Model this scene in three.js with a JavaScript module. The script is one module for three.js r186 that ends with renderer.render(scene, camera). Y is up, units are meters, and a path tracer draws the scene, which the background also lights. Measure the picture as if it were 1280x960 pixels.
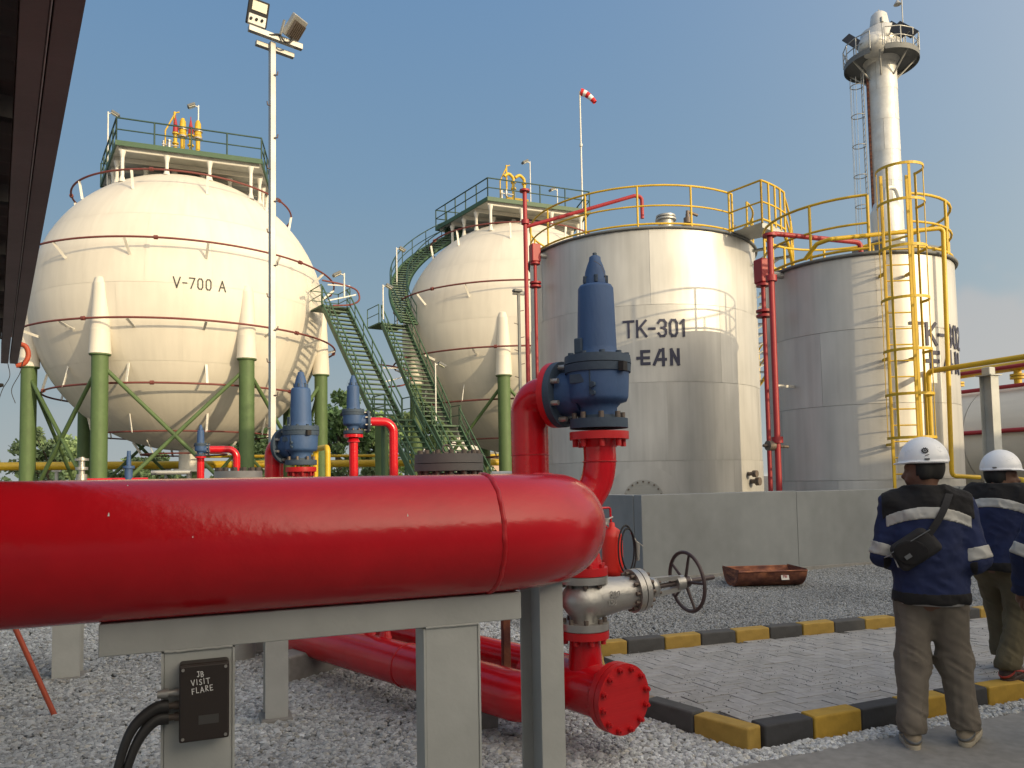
import * as THREE from 'three';
import { mergeGeometries } from 'three/addons/utils/BufferGeometryUtils.js';
import { RoundedBoxGeometry } from 'three/addons/geometries/RoundedBoxGeometry.js';

// ---------------------------------------------------------------- camera, sky, sun, exposure
const scene = new THREE.Scene();
const D2R = Math.PI / 180;
const camera = new THREE.PerspectiveCamera(53.13, 4 / 3, 0.1, 6000);
camera.position.set(0, 1.57, 0);
camera.rotation.order = 'YXZ';
camera.rotation.set(Math.atan(55 / 960), -22.1 * D2R, -0.018);
camera.setViewOffset(1280, 960, 0, -65, 1280, 960);
camera.updateProjectionMatrix();

const renderer = new THREE.WebGLRenderer({ antialias: true });
renderer.toneMapping = THREE.LinearToneMapping;
renderer.toneMappingExposure = 1.42;
renderer.shadowMap.enabled = true;

const SUN_AZ = 153.1 * D2R, SUN_EL = 13 * D2R;
const sunDir = new THREE.Vector3(Math.cos(SUN_EL) * Math.sin(SUN_AZ), Math.sin(SUN_EL), -Math.cos(SUN_EL) * Math.cos(SUN_AZ));
const sun = new THREE.DirectionalLight(new THREE.Color().setRGB(1.0, 0.79, 0.485), 2.4);
sun.position.copy(sunDir).multiplyScalar(120).add(new THREE.Vector3(8, 0, -22));
sun.target.position.set(8, 0, -22);
sun.castShadow = true;
sun.shadow.mapSize.set(4096, 4096);
Object.assign(sun.shadow.camera, { left: -70, right: 70, top: 60, bottom: -60, near: 1, far: 320 });
sun.shadow.radius = 1.5;
scene.add(sun, sun.target);

// ---------------------------------------------------------------- small maths
function rng(seed) { let s = seed | 0; return () => { s = (s + 0x6d2b79f5) | 0; let t = Math.imul(s ^ (s >>> 15), 1 | s); t = (t + Math.imul(t ^ (t >>> 7), 61 | t)) ^ t; return ((t ^ (t >>> 14)) >>> 0) / 4294967296; }; }
const clamp = (v, a, b) => Math.min(b, Math.max(a, v)), lerp = (a, b, t) => a + (b - a) * t, sstep = (a, b, v) => { const t = clamp((v - a) / (b - a), 0, 1); return t * t * (3 - 2 * t); };
function hash3(x, y, z) { let h = Math.imul(x, 374761393) ^ Math.imul(y, 668265263) ^ Math.imul(z, 2147483647 ^ 0x5bd1e995); h = Math.imul(h ^ (h >>> 13), 1274126177); return ((h ^ (h >>> 16)) >>> 0) / 4294967296; }
function noise3(x, y, z) {
  const xi = Math.floor(x), yi = Math.floor(y), zi = Math.floor(z); let u = x - xi, v = y - yi, w = z - zi; u = u * u * (3 - 2 * u); v = v * v * (3 - 2 * v); w = w * w * (3 - 2 * w);
  const c = (a, b, d) => hash3(xi + a, yi + b, zi + d);
  return lerp(lerp(lerp(c(0, 0, 0), c(1, 0, 0), u), lerp(c(0, 1, 0), c(1, 1, 0), u), v), lerp(lerp(c(0, 0, 1), c(1, 0, 1), u), lerp(c(0, 1, 1), c(1, 1, 1), u), v), w);
}
function tileNoise(x, y, px, py, seed) { // periodic value noise
  const xi = Math.floor(x), yi = Math.floor(y); let u = x - xi, v = y - yi; u = u * u * (3 - 2 * u); v = v * v * (3 - 2 * v);
  const m = (a, n) => ((a % n) + n) % n, c = (a, b) => hash3(m(xi + a, px), m(yi + b, py), seed);
  return lerp(lerp(c(0, 0), c(1, 0), u), lerp(c(0, 1), c(1, 1), u), v);
}

// ---------------------------------------------------------------- the sky: clear late-afternoon air with low haze and a few far clouds
{
  const w = 1024, h = 512, data = new Float32Array(w * h * 4);
  const fbm = (x, y, z) => { let s = 0, a = 0.5; for (let i = 0; i < 5; i++) { s += a * noise3(x, y, z); x *= 2.03; y *= 2.03; z *= 2.03; a *= 0.5; } return s; };
  const stops = [[-0.3, [.26, .278, .28]], [0, [.282, .306, .307]], [0.1, [.238, .288, .310]], [0.22, [.176, .254, .316]], [0.36, [.137, .226, .326]], [0.55, [.103, .194, .326]], [1, [.08, .155, .29]]];
  for (let j = 0; j < h; j++) for (let i = 0; i < w; i++) {
    const el = ((j + 0.5) / h - 0.5) * Math.PI, az = ((i + 0.5) / w - 0.5) * 2 * Math.PI;
    const x = Math.cos(el) * Math.cos(az), y = Math.sin(el), z = Math.cos(el) * Math.sin(az);
    let k = 0; while (k < stops.length - 2 && y > stops[k + 1][0]) k++;
    const t = clamp((y - stops[k][0]) / (stops[k + 1][0] - stops[k][0]), 0, 1), c = [0, 1, 2].map((q) => lerp(stops[k][1][q], stops[k + 1][1][q], t));
    const cs = x * sunDir.x + y * sunDir.y + z * sunDir.z;
    const g = 4.8 * Math.pow(Math.max(0, 0.5 + 0.5 * cs), 4.2) + 1.6 * Math.pow(Math.max(0, cs), 24);
    c[0] += g * .47; c[1] += g * .385; c[2] += g * .265;
    if (y > 0.0 && y < 0.5) { // low hazy cumulus
      const n = fbm(x * 7 + 3.1, y * 16 + 1.7, z * 7 + 9.2), cl = sstep(0.545, 0.66, n) * sstep(0.03, 0.09, y) * sstep(0.26, 0.16, y) * 0.32;
      c[0] = lerp(c[0], .36, cl); c[1] = lerp(c[1], .35, cl); c[2] = lerp(c[2], .34, cl);
      const da = (Math.atan2(x, -z) - 0.938) * 9, dy = (y - 0.165) * 21, bl = 1 - Math.hypot(da, dy > 0 ? dy : dy * 0.45) + 1.5 * (fbm(x * 26, y * 40, z * 26 + 4) - 0.5), k2 = sstep(0.05, 0.5, bl) * 0.5 * sstep(0.04, 0.12, y); // one soft cumulus low on the right
      c[0] = lerp(c[0], .40, k2); c[1] = lerp(c[1], .37, k2); c[2] = lerp(c[2], .355, k2);
    }
    const o = (j * w + i) * 4; data[o] = c[0]; data[o + 1] = c[1]; data[o + 2] = c[2]; data[o + 3] = 1;
  }
  const t = new THREE.DataTexture(data, w, h, THREE.RGBAFormat, THREE.FloatType);
  t.mapping = THREE.EquirectangularReflectionMapping; t.magFilter = t.minFilter = THREE.LinearFilter; t.needsUpdate = true;
  scene.background = t; scene.environment = t;
}

// ---------------------------------------------------------------- textures and materials
function dataTex(n, fn, srgb, repeatMetres) {
  const d = new Uint8Array(n * n * 4);
  for (let j = 0; j < n; j++) for (let i = 0; i < n; i++) { const v = fn(i / n, j / n), o = (j * n + i) * 4; if (typeof v === 'number') d[o] = d[o + 1] = d[o + 2] = clamp(v, 0, 1) * 255; else for (let k = 0; k < 3; k++) d[o + k] = clamp(v[k], 0, 1) * 255; d[o + 3] = 255; }
  const t = new THREE.DataTexture(d, n, n, THREE.RGBAFormat); t.wrapS = t.wrapT = THREE.RepeatWrapping; t.magFilter = THREE.LinearFilter; t.minFilter = THREE.LinearMipmapLinearFilter; t.generateMipmaps = true;
  if (srgb) t.colorSpace = THREE.SRGBColorSpace; t.repeat.set(1 / repeatMetres, 1 / repeatMetres); t.needsUpdate = true; return t;
}
const tfbm = (u, v, f, seed, oct = 5, fy = f) => { let s = 0, a = 0.5, n = 0; for (let i = 0; i < oct; i++) { s += a * tileNoise(u * f, v * fy, f, fy, seed + i); n += a; a *= 0.5; f *= 2; fy *= 2; } return s / n; };
const texFine = dataTex(256, (u, v) => tfbm(u, v, 16, 5, 4), false, 0.35);
const texBlotch = dataTex(256, (u, v) => { const n = tfbm(u, v, 4, 11, 6), m = tfbm(u, v, 24, 19, 3); return 0.80 + 0.3 * (n - 0.5) + 0.12 * (m - 0.5); }, false, 1.7);
const texStreak = dataTex(512, (u, v) => { const a = tfbm(u, v, 24, 31, 4, 2), b = tfbm(u, v, 6, 41, 5, 3), e = tfbm(u, v, 64, 45, 2, 1); return 0.84 + 0.20 * (a - 0.5) + 0.34 * (b - 0.5) + 0.08 * (e - 0.5); }, false, 3.7);
const texPlaster = dataTex(512, (u, v) => { const n = tfbm(u, v, 3, 51, 6), m = tfbm(u, v, 20, 61, 4), s = tfbm(u, v, 14, 66, 3, 2); return 0.82 + 0.30 * (n - 0.5) + 0.12 * (m - 0.5) + 0.14 * (s - 0.5); }, false, 3.1);
const texConcrete = dataTex(512, (u, v) => { const n = tfbm(u, v, 4, 71, 6), m = tfbm(u, v, 60, 81, 3); return 0.78 + 0.42 * (n - 0.5) + 0.3 * (m - 0.5); }, false, 2.3);
const texSphere = dataTex(512, (u, v) => { const n = tfbm(u, v, 3, 91, 6), m = tfbm(u, v, 30, 95, 3, 4); return 0.90 + 0.16 * (n - 0.5) + 0.09 * (m - 0.5); }, false, 5.3);
const texSteelRough = dataTex(256, (u, v) => 0.55 + 0.7 * (tfbm(u, v, 5, 101, 5) - 0.5), false, 0.9);
const texDirt = dataTex(512, (u, v) => { const n = tfbm(u, v, 6, 111, 6), m = tfbm(u, v, 90, 118, 2); return [0.62 + 0.5 * (n - 0.5) + 0.4 * (m - 0.5), 0.62 + 0.5 * (n - 0.5) + 0.4 * (m - 0.5), 0.61 + 0.48 * (n - 0.5) + 0.4 * (m - 0.5)]; }, true, 1.3);
const texCloth = dataTex(128, (u, v) => 0.5 + 0.25 * Math.sin(u * Math.PI * 64) + 0.25 * Math.sin(v * Math.PI * 64), false, 0.08);
const texClothTone = dataTex(256, (u, v) => 0.78 + 0.5 * (tfbm(u, v, 5, 131, 5) - 0.5), false, 0.5);
const texRust = dataTex(256, (u, v) => { const n = tfbm(u, v, 5, 121, 6), m = tfbm(u, v, 3, 127, 4); return [0.50 + 0.55 * (n - 0.5) + .2 * (m - .5), 0.31 + 0.4 * (n - 0.5) + .12 * (m - .5), 0.23 + 0.25 * (n - 0.5)]; }, true, 0.6);
const C = (r, g, b) => new THREE.Color().setRGB(r, g, b);
function mat(color, roughness, o = {}) { return new THREE.MeshStandardMaterial({ color: C(...color), roughness, ...o }); }
const paint = (c, r = 0.45, o = {}) => mat(c, r, { map: texBlotch, bumpMap: texFine, bumpScale: 0.0008, ...o });
const M = {
  red: paint([.66, .009, .018], 0.2, { bumpScale: 0.0008 }),
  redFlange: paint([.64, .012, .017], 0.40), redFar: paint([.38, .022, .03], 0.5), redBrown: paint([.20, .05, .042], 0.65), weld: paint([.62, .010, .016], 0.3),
  blue: paint([.045, .105, .25], 0.62, { bumpScale: 0.0015 }), blueDark: paint([.045, .075, .12], 0.7, { bumpScale: 0.0015 }),
  green: paint([.092, .155, .054], 0.65), greenDark: paint([.05, .115, .058], 0.55), greenRail: paint([.022, .065, .05], 0.55),
  yellow: paint([.70, .45, .02], 0.5), yellowPipe: paint([.72, .47, .02], 0.42),
  sphere: [.985, 1, .993, 1.008].map((k) => mat([.72 * k, .675 * k, .585 * k], 0.6, { map: texSphere, bumpMap: texFine, bumpScale: 0.002 })), white: mat([.80, .78, .72], 0.5, { map: texBlotch }),
  tank: [.98, .995, 1.01, .988].map((k) => mat([.56 * k, .555 * k, .535 * k], 0.47, { map: texStreak, metalness: 0.36, bumpMap: texBlotch, bumpScale: 0.002 })), tankCore: mat([.36, .36, .34], 0.7),
  steelGrey: paint([.52, .535, .515], 0.5), steelDark: paint([.16, .17, .175], 0.6), galv: mat([.47, .47, .45], 0.42, { map: texBlotch, metalness: 0.45, bumpMap: texFine, bumpScale: 0.0006 }),
  clad: mat([.72, .72, .70], 0.75, { map: texBlotch, metalness: 0.3, roughnessMap: texSteelRough }),
  stainless: mat([.56, .55, .52], 0.62, { metalness: 0.7, roughnessMap: texSteelRough, bumpMap: texFine, bumpScale: 0.0015, map: texBlotch }), bolt: mat([.42, .40, .37], 0.45, { metalness: 0.7 }), boltDark: mat([.16, .13, .11], 0.6, { metalness: 0.5 }),
  darkIron: mat([.11, .085, .085], 0.5, { metalness: 0.35, map: texBlotch }), rust: mat([1, 1, 1], 0.85, { map: texRust, bumpMap: texFine, bumpScale: 0.003 }),
  black: mat([.018, .017, .017], 0.5, { bumpMap: texFine, bumpScale: 0.0006 }), blackMatte: mat([.02, .019, .02], 0.85), jb: mat([.026, .019, .016], 0.5, { bumpMap: texFine, bumpScale: 0.0004 }),
  roofBrown: paint([.26, .185, .165], 0.6), roofDark: paint([.16, .145, .14], 0.7),
  plaster: mat([.275, .295, .302], 0.85, { map: texPlaster, bumpMap: texPlaster, bumpScale: 0.006 }), plasterDark: mat([.19, .20, .205], 0.85, { map: texPlaster, bumpMap: texPlaster, bumpScale: 0.006 }),
  concrete: mat([.29, .285, .27], 0.9, { map: texConcrete, bumpMap: texConcrete, bumpScale: 0.004 }), dirt: mat([.40, .395, .385], 0.95, { map: texDirt, bumpMap: texDirt, bumpScale: 0.02 }), dirtDark: mat([.27, .285, .29], 0.95, { map: texDirt, bumpMap: texDirt, bumpScale: 0.02 }),
  kerbYellow: [[.50, .31, .04], [.45, .29, .06]].map((c) => mat(c, 0.8, { map: texConcrete, bumpMap: texConcrete, bumpScale: 0.006 })), kerbBlack: [[.055, .056, .06], [.085, .085, .085]].map((c) => mat(c, 0.85, { map: texConcrete, bumpMap: texConcrete, bumpScale: 0.006 })), kerbWorn: mat([.27, .22, .17], 0.9, { map: texConcrete, bumpMap: texConcrete, bumpScale: 0.006 }),
  paver: [.92, .97, 1, 1.04, 1.08].map((k, i) => mat([.40 * k, .392 * k, (.372 + .003 * i) * k], 0.9, { map: texConcrete, bumpMap: texConcrete, bumpScale: 0.004 })),
  navy: mat([.014, .025, .092], 0.9, { map: texClothTone, bumpMap: texCloth, bumpScale: 0.0006 }), clothBlack: mat([.012, .011, .012], 0.92, { map: texClothTone, bumpMap: texCloth, bumpScale: 0.0006 }), reflective: mat([.52, .51, .47], 0.45, { map: texClothTone }),
  trousers: mat([.20, .172, .138], 0.95, { map: texClothTone, bumpMap: texCloth, bumpScale: 0.0007 }), trousersOlive: mat([.125, .105, .058], 0.95, { map: texClothTone, bumpMap: texCloth, bumpScale: 0.0007 }), shirt: mat([.3, .29, .28], 0.9),
  skin: mat([.14, .068, .042], 0.55), hair: mat([.01, .009, .008], 0.75), helmet: new THREE.MeshPhysicalMaterial({ color: C(.78, .79, .80), roughness: 0.32, clearcoat: 0.4, clearcoatRoughness: 0.2 }), shoeTan: paint([.34, .28, .20], 0.8), shoeSole: mat([.42, .37, .28], 0.8), shoeDark: mat([.05, .03, .025], 0.7), shoeRed: mat([.35, .04, .03], 0.7),
  lettering: mat([.03, .032, .065], 0.6), letterBlack: mat([.025, .025, .025], 0.6), marker: mat([.72, .72, .70], 0.7), solar: mat([.02, .019, .02], 0.5), lampGlass: mat([.62, .60, .48], 0.25), sockRed: mat([.55, .02, .02], 0.8), sockWhite: mat([.75, .74, .72], 0.8), orangeRod: paint([.50, .085, .035], 0.6), stickerWhite: mat([.62, .60, .56], 0.7), plate: mat([.10, .095, .09], 0.4, { metalness: 0.5 }), windowGlass: mat([.05, .07, .08], 0.1), farWall: mat([.60, .58, .54], 0.9), farWallWarm: mat([.5, .36, .27], 0.9),
};

// ---------------------------------------------------------------- naming, things and parts
const used = new Map();
function numbered(n) { const k = used.get(n) ?? 0; used.set(n, k + 1); return k ? n + '_' + String(k).padStart(3, '0') : n; }
function shadows(o) { o.castShadow = o.receiveShadow = true; return o; }
function tag(o, label, category, group) { o.userData.label = label; o.userData.category = category; if (group) o.userData.group = group; return o; }
function thing(name, label, category, pos = [0, 0, 0], turn = 0, group) { const g = new THREE.Group(); g.name = numbered(name); g.position.set(...pos); g.rotation.y = turn; scene.add(g); return tag(g, label, category, group); }
function part(name, geo, material, parent, pos, rot) { const m = shadows(new THREE.Mesh(Array.isArray(geo) ? merge(geo) : geo, material)); m.name = name; if (pos) m.position.set(...pos); if (rot) m.rotation.set(...rot); parent.add(m); return m; }
function each(name, list, material, parent, pos, rot) { return list.map((g) => part(name, g, material, parent, pos, rot)); }
function one(name, geo, material, label, category, pos, group) { const m = part(numbered(name), geo, material, scene, pos); return tag(m, label, category, group); }
function structure(name, geo, material) { const m = part(numbered(name), geo, material, scene); m.userData.kind = 'structure'; return m; }
function copy(src, label, pos, turn) { const c = src.clone(); c.name = numbered(src.name.replace(/_\d{3}$/, '')); c.userData = { ...src.userData }; if (label) c.userData.label = label; if (pos) c.position.set(...pos); if (turn !== undefined) c.rotation.y = turn; scene.add(c); return c; }

// ---------------------------------------------------------------- geometry helpers
const V = (x, y, z) => new THREE.Vector3(x, y, z), A3 = (a) => a.isVector3 ? a : V(...a);
function merge(list) { const l = list.map((g) => { const q = g.index ? g.toNonIndexed() : g.clone(); for (const k of Object.keys(q.attributes)) if (!['position', 'normal', 'uv'].includes(k)) q.deleteAttribute(k); if (!q.attributes.uv) q.setAttribute('uv', new THREE.BufferAttribute(new Float32Array(q.attributes.position.count * 2), 2)); return q; }); return l.length === 1 ? l[0] : mergeGeometries(l, false); }
function boxUV(g) { // uv in metres by the dominant direction of each vertex normal
  const p = g.attributes.position, n = g.attributes.normal, uv = new Float32Array(p.count * 2);
  for (let i = 0; i < p.count; i++) { const ax = Math.abs(n.getX(i)), ay = Math.abs(n.getY(i)), az = Math.abs(n.getZ(i)); const [u, v] = ay > ax && ay > az ? [p.getX(i), p.getZ(i)] : ax > az ? [p.getZ(i), p.getY(i)] : [p.getX(i), p.getY(i)]; uv[2 * i] = u; uv[2 * i + 1] = v; }
  g.setAttribute('uv', new THREE.BufferAttribute(uv, 2)); return g;
}
function box(w, h, d, x = 0, y = 0, z = 0, ry = 0) { const g = boxUV(new THREE.BoxGeometry(w, h, d)); if (ry) g.rotateY(ry); return g.translate(x, y, z); }
function rbox(w, h, d, r, x = 0, y = 0, z = 0) { return boxUV(new RoundedBoxGeometry(w, h, d, 2, r)).translate(x, y, z); }
function scaleUV(g, su, sv) { const uv = g.attributes.uv; for (let i = 0; i < uv.count; i++) uv.setXY(i, uv.getX(i) * su, uv.getY(i) * sv); return g; }
function cyl(r0, r1, h, x = 0, y = 0, z = 0, seg = 24, open = false) { return scaleUV(new THREE.CylinderGeometry(r1, r0, h, seg, 1, open), 2 * Math.PI * Math.max(r0, r1), h).translate(x, y + h / 2, z); } // r0 at the bottom
function lathe(pts, seg = 32) { const g = new THREE.LatheGeometry(pts.map(([r, y]) => new THREE.Vector2(r, y)), seg); let len = 0, R = 0; pts.forEach(([r, y], i) => { R = Math.max(R, r); if (i) len += Math.hypot(r - pts[i - 1][0], y - pts[i - 1][1]); }); return scaleUV(g, 2 * Math.PI * R, len); }
function sharpLathe(pts, seg = 32) { const l = []; for (let i = 0; i + 1 < pts.length; i++) l.push(lathe([pts[i], pts[i + 1]], seg)); return merge(l); }
function orient(g, from, to) { const d = A3(to).clone().sub(A3(from)), q = new THREE.Quaternion().setFromUnitVectors(V(0, 1, 0), d.clone().normalize()); return g.applyQuaternion(q).translate(from.x ?? from[0], from.y ?? from[1], from.z ?? from[2]); }
function bar(a, b, r, seg = 8, r2 = r) { const L = A3(a).distanceTo(A3(b)); return orient(cyl(r, r2, L, 0, 0, 0, seg), A3(a), A3(b)); }
function flat(a, b, w, t) { const L = A3(a).distanceTo(A3(b)); return orient(box(w, L, t, 0, L / 2, 0), A3(a), A3(b)); }
function fillet(points, bend, n = 8) { // polyline with rounded corners, as sampled points
  const p = points.map(A3), out = [p[0].clone()];
  for (let i = 1; i + 1 < p.length; i++) {
    const a = p[i - 1].clone().sub(p[i]), b = p[i + 1].clone().sub(p[i]), la = a.length(), lb = b.length(); a.normalize(); b.normalize();
    const ang = Math.acos(clamp(a.dot(b), -1, 1)), t = Math.min(bend / Math.tan(ang / 2), la * 0.49, lb * 0.49), R = t * Math.tan(ang / 2);
    if (Math.PI - ang < 0.02) { out.push(p[i].clone()); continue; }
    const c = p[i].clone().addScaledVector(a.clone().add(b).normalize(), R / Math.sin(ang / 2)), s = p[i].clone().addScaledVector(a, t).sub(c), e = p[i].clone().addScaledVector(b, t).sub(c), tot = s.angleTo(e), ax = s.clone().cross(e).normalize();
    for (let k = 0; k <= n; k++) out.push(s.clone().applyAxisAngle(ax, tot * k / n).add(c));
  }
  out.push(p[p.length - 1].clone()); return out;
}
function sweep(points, r, seg = 12, closed = false, caps = true) {
  const p = points.map(A3), n = p.length, pos = [], nor = [], uv = [], idx = [], tan = (i) => { const a = p[closed ? (i - 1 + n) % n : Math.max(0, i - 1)], b = p[closed ? (i + 1) % n : Math.min(n - 1, i + 1)]; return b.clone().sub(a).normalize(); };
  let t0 = tan(0), u = Math.abs(t0.y) < 0.9 ? V(0, 1, 0) : V(1, 0, 0); u.sub(t0.clone().multiplyScalar(u.dot(t0))).normalize(); let len = 0;
  const rings = closed ? n + 1 : n;
  for (let k = 0; k < rings; k++) {
    const i = k % n, t = tan(i), q = new THREE.Quaternion().setFromUnitVectors(t0, t); u.applyQuaternion(q); u.sub(t.clone().multiplyScalar(u.dot(t))).normalize(); t0 = t; const w = t.clone().cross(u); if (k) len += p[i].distanceTo(p[(k - 1) % n]);
    const rr = typeof r === 'function' ? r(k / (rings - 1)) : r;
    for (let s = 0; s <= seg; s++) { const a = 2 * Math.PI * s / seg, d = u.clone().multiplyScalar(Math.cos(a)).addScaledVector(w, Math.sin(a)); pos.push(p[i].x + d.x * rr, p[i].y + d.y * rr, p[i].z + d.z * rr); nor.push(d.x, d.y, d.z); uv.push(2 * Math.PI * rr * s / seg, len); }
  }
  for (let k = 0; k + 1 < rings; k++) for (let s = 0; s < seg; s++) { const a = k * (seg + 1) + s, b = a + seg + 1; idx.push(a, a + 1, b, b, a + 1, b + 1); }
  if (!closed && caps) for (const k of [0, rings - 1]) { const i = k % n, t = tan(i).multiplyScalar(k ? 1 : -1), base = pos.length / 3; for (let s = 0; s < seg; s++) { const o = (k * (seg + 1) + s) * 3; pos.push(pos[o], pos[o + 1], pos[o + 2]); nor.push(t.x, t.y, t.z); uv.push(0, 0); } for (let s = 1; s + 1 < seg; s++) k ? idx.push(base, base + s, base + s + 1) : idx.push(base, base + s + 1, base + s); }
  const g = new THREE.BufferGeometry(); g.setAttribute('position', new THREE.Float32BufferAttribute(pos, 3)); g.setAttribute('normal', new THREE.Float32BufferAttribute(nor, 3)); g.setAttribute('uv', new THREE.Float32BufferAttribute(uv, 2)); g.setIndex(idx); return g;
}
function smooth(points, n) { return new THREE.CatmullRomCurve3(points.map(A3)).getPoints(n); }
const pipe = (pts, r, bend = r * 3, seg = 16) => sweep(fillet(pts, bend), r, seg);
function arcPts(cx, y, cz, R, a0, a1, n) { const o = []; for (let i = 0; i <= n; i++) { const a = lerp(a0, a1, i / n); o.push(V(cx + R * Math.sin(a), typeof y === 'function' ? y(i / n) : y, cz + R * Math.cos(a))); } return o; } // angle from +z towards +x
function patch(fn, nu, nv, uvs = [1, 1]) { // a sheet through fn(u, v)
  const g = new THREE.PlaneGeometry(1, 1, nu, nv), p = g.attributes.position, uv = g.attributes.uv; for (let i = 0; i < p.count; i++) { const u = uv.getX(i), v = uv.getY(i), q = fn(u, v); p.setXYZ(i, q.x, q.y, q.z); uv.setXY(i, u * uvs[0], v * uvs[1]); } g.computeVertexNormals(); return g;
}
// lettering in strokes: glyphs on a 0..1 high, w wide cell
const GLYPH = {
  T: [.62, [[0, 1], [.62, 1]], [[.31, 1], [.31, 0]]], K: [.6, [[.06, 0], [.06, 1]], [[.6, 1], [.08, .42]], [[.24, .56], [.62, 0]]], '-': [.42, [[.04, .48], [.38, .48]]], 0: [.55, [[.06, .2], [.06, .8], [.17, 1], [.38, 1], [.49, .8], [.49, .2], [.38, 0], [.17, 0], [.06, .2]]], 1: [.36, [[.02, .8], [.22, 1], [.22, 0]]], 2: [.55, [[.04, .82], [.16, 1], [.4, 1], [.5, .84], [.48, .62], [.04, 0], [.54, 0]]],
  3: [.55, [[.03, .84], [.15, 1], [.38, 1], [.5, .84], [.48, .62], [.34, .52], [.22, .52]], [[.34, .52], [.5, .38], [.5, .16], [.38, 0], [.15, 0], [.03, .16]]], 5: [.54, [[.5, 1], [.1, 1], [.06, .58], [.36, .62], [.5, .4], [.46, .12], [.3, 0], [.03, .08]]], 7: [.5, [[0, 1], [.48, 1], [.14, 0]]], V: [.6, [[0, 1], [.3, 0], [.6, 1]]], A: [.6, [[0, 0], [.3, 1], [.6, 0]], [[.12, .36], [.48, .36]]], J: [.4, [[.34, 1], [.34, .15], [.2, 0], [.04, .12]], [[.1, 1], [.44, 1]]], B: [.5, [[.05, 0], [.05, 1], [.35, .95], [.42, .75], [.32, .55], [.05, .5]], [[.32, .55], [.48, .3], [.36, .03], [.05, 0]]], I: [.2, [[.1, 1], [.1, 0]]], S: [.46, [[.44, .88], [.28, 1], [.08, .88], [.1, .62], [.38, .42], [.42, .14], [.22, 0], [.02, .12]]], F: [.46, [[.05, 0], [.05, 1], [.46, .97]], [[.05, .55], [.38, .54]]], L: [.46, [[.05, 1], [.05, .02], [.44, 0]]], R: [.5, [[.05, 0], [.05, 1], [.4, .92], [.42, .66], [.06, .5], [.48, 0]]], E: [.5, [[.48, 1], [.05, 1], [.05, 0], [.5, 0]], [[.05, .5], [.4, .5]]], N: [.62, [[.06, 0], [.06, 1], [.54, 0], [.54, 1]]], ' ': [.3],
  e: [.78, [[.78, .92], [.28, .92], [.28, .08], [.78, .08]], [[0, .48], [.74, .48]]], a: [.78, [[0, .02], [.40, .96], [.62, .96]], [[.62, 1.04], [.62, -.04]], [[.24, .34], [.78, .34]]],
};
function lettering(text, h, w, thick, gap = 0.16, wobble = 0, seed = 1) { // flat strokes in the xy plane, centred
  const R = rng(seed), list = []; let x = 0;
  for (const ch of text) { const [cw, ...lines] = GLYPH[ch]; const jy = wobble * (R() - .5) * h;
    for (const line of lines) for (let i = 0; i + 1 < line.length; i++) { const [x0, y0] = line[i], [x1, y1] = line[i + 1], ax = x + x0 * h, ay = y0 * h + jy, bx = x + x1 * h, by = y1 * h + jy, L = Math.hypot(bx - ax, by - ay), n = Math.max(1, Math.ceil(L / 0.15)); const g = new THREE.BoxGeometry(L + w * 0.9, w, thick, n, 1, 1); g.rotateZ(Math.atan2(by - ay, bx - ax)).translate((ax + bx) / 2, (ay + by) / 2, (i % 2) * thick * 0.12 + list.length * thick * 0.004); list.push(g); }
    x += (cw + gap) * h; }
  return merge(list).translate(-(x - gap * h) / 2, -h / 2, 0);
}
function wrapCylinder(g, cx, cz, R, a0, y0) { const p = g.attributes.position; for (let i = 0; i < p.count; i++) { const a = a0 + p.getX(i) / R, r = R + p.getZ(i); p.setXYZ(i, cx + r * Math.sin(a), y0 + p.getY(i), cz + r * Math.cos(a)); } g.computeVertexNormals(); return g; }
function wrapSphere(g, c, R, a0, l0) { const p = g.attributes.position; for (let i = 0; i < p.count; i++) { const l = l0 + p.getY(i) / R, a = a0 + p.getX(i) / (R * Math.cos(l0)), r = R + p.getZ(i); p.setXYZ(i, c[0] + r * Math.cos(l) * Math.sin(a), c[1] + r * Math.sin(l), c[2] + r * Math.cos(l) * Math.cos(a)); } g.computeVertexNormals(); return g; }
const hexBolt = new THREE.CylinderGeometry(1, 1, 1, 6);
function boltRing(R, y, n, r, h, phase = 0) { const l = []; for (let i = 0; i < n; i++) { const a = 2 * Math.PI * i / n + phase; l.push(hexBolt.clone().scale(r, h, r).rotateY(i).translate(R * Math.cos(a), y, R * Math.sin(a))); } return l; }
// ---------------------------------------------------------------- the ground
{
  const s = 3000, g = new THREE.PlaneGeometry(s, s, 1, 1).rotateX(-Math.PI / 2); scaleUV(g, s, s); structure('ground', g, M.dirt).position.set(0, -0.012, 0);
  const bed = boxUV(new THREE.BoxGeometry(26, 0.008, 4.6)).translate(16.0, -0.004, -8.0); structure('gravel_bed', bed, M.dirtDark);
  const n = 60, ap = patch((u, v) => V(-8 + 24 * u, 0.02, -3.47 + 12 * (1 - v)), n, 4, [24, 12]); const p = ap.attributes.position;
  for (let i = 0; i < p.count; i++) if (p.getZ(i) < -3.46) p.setZ(i, -3.47 + 0.05 * (noise3(p.getX(i) * 2.2, 3, 1) - 0.5));
  ap.computeVertexNormals(); structure('concrete_apron', ap, M.concrete);
}
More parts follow.
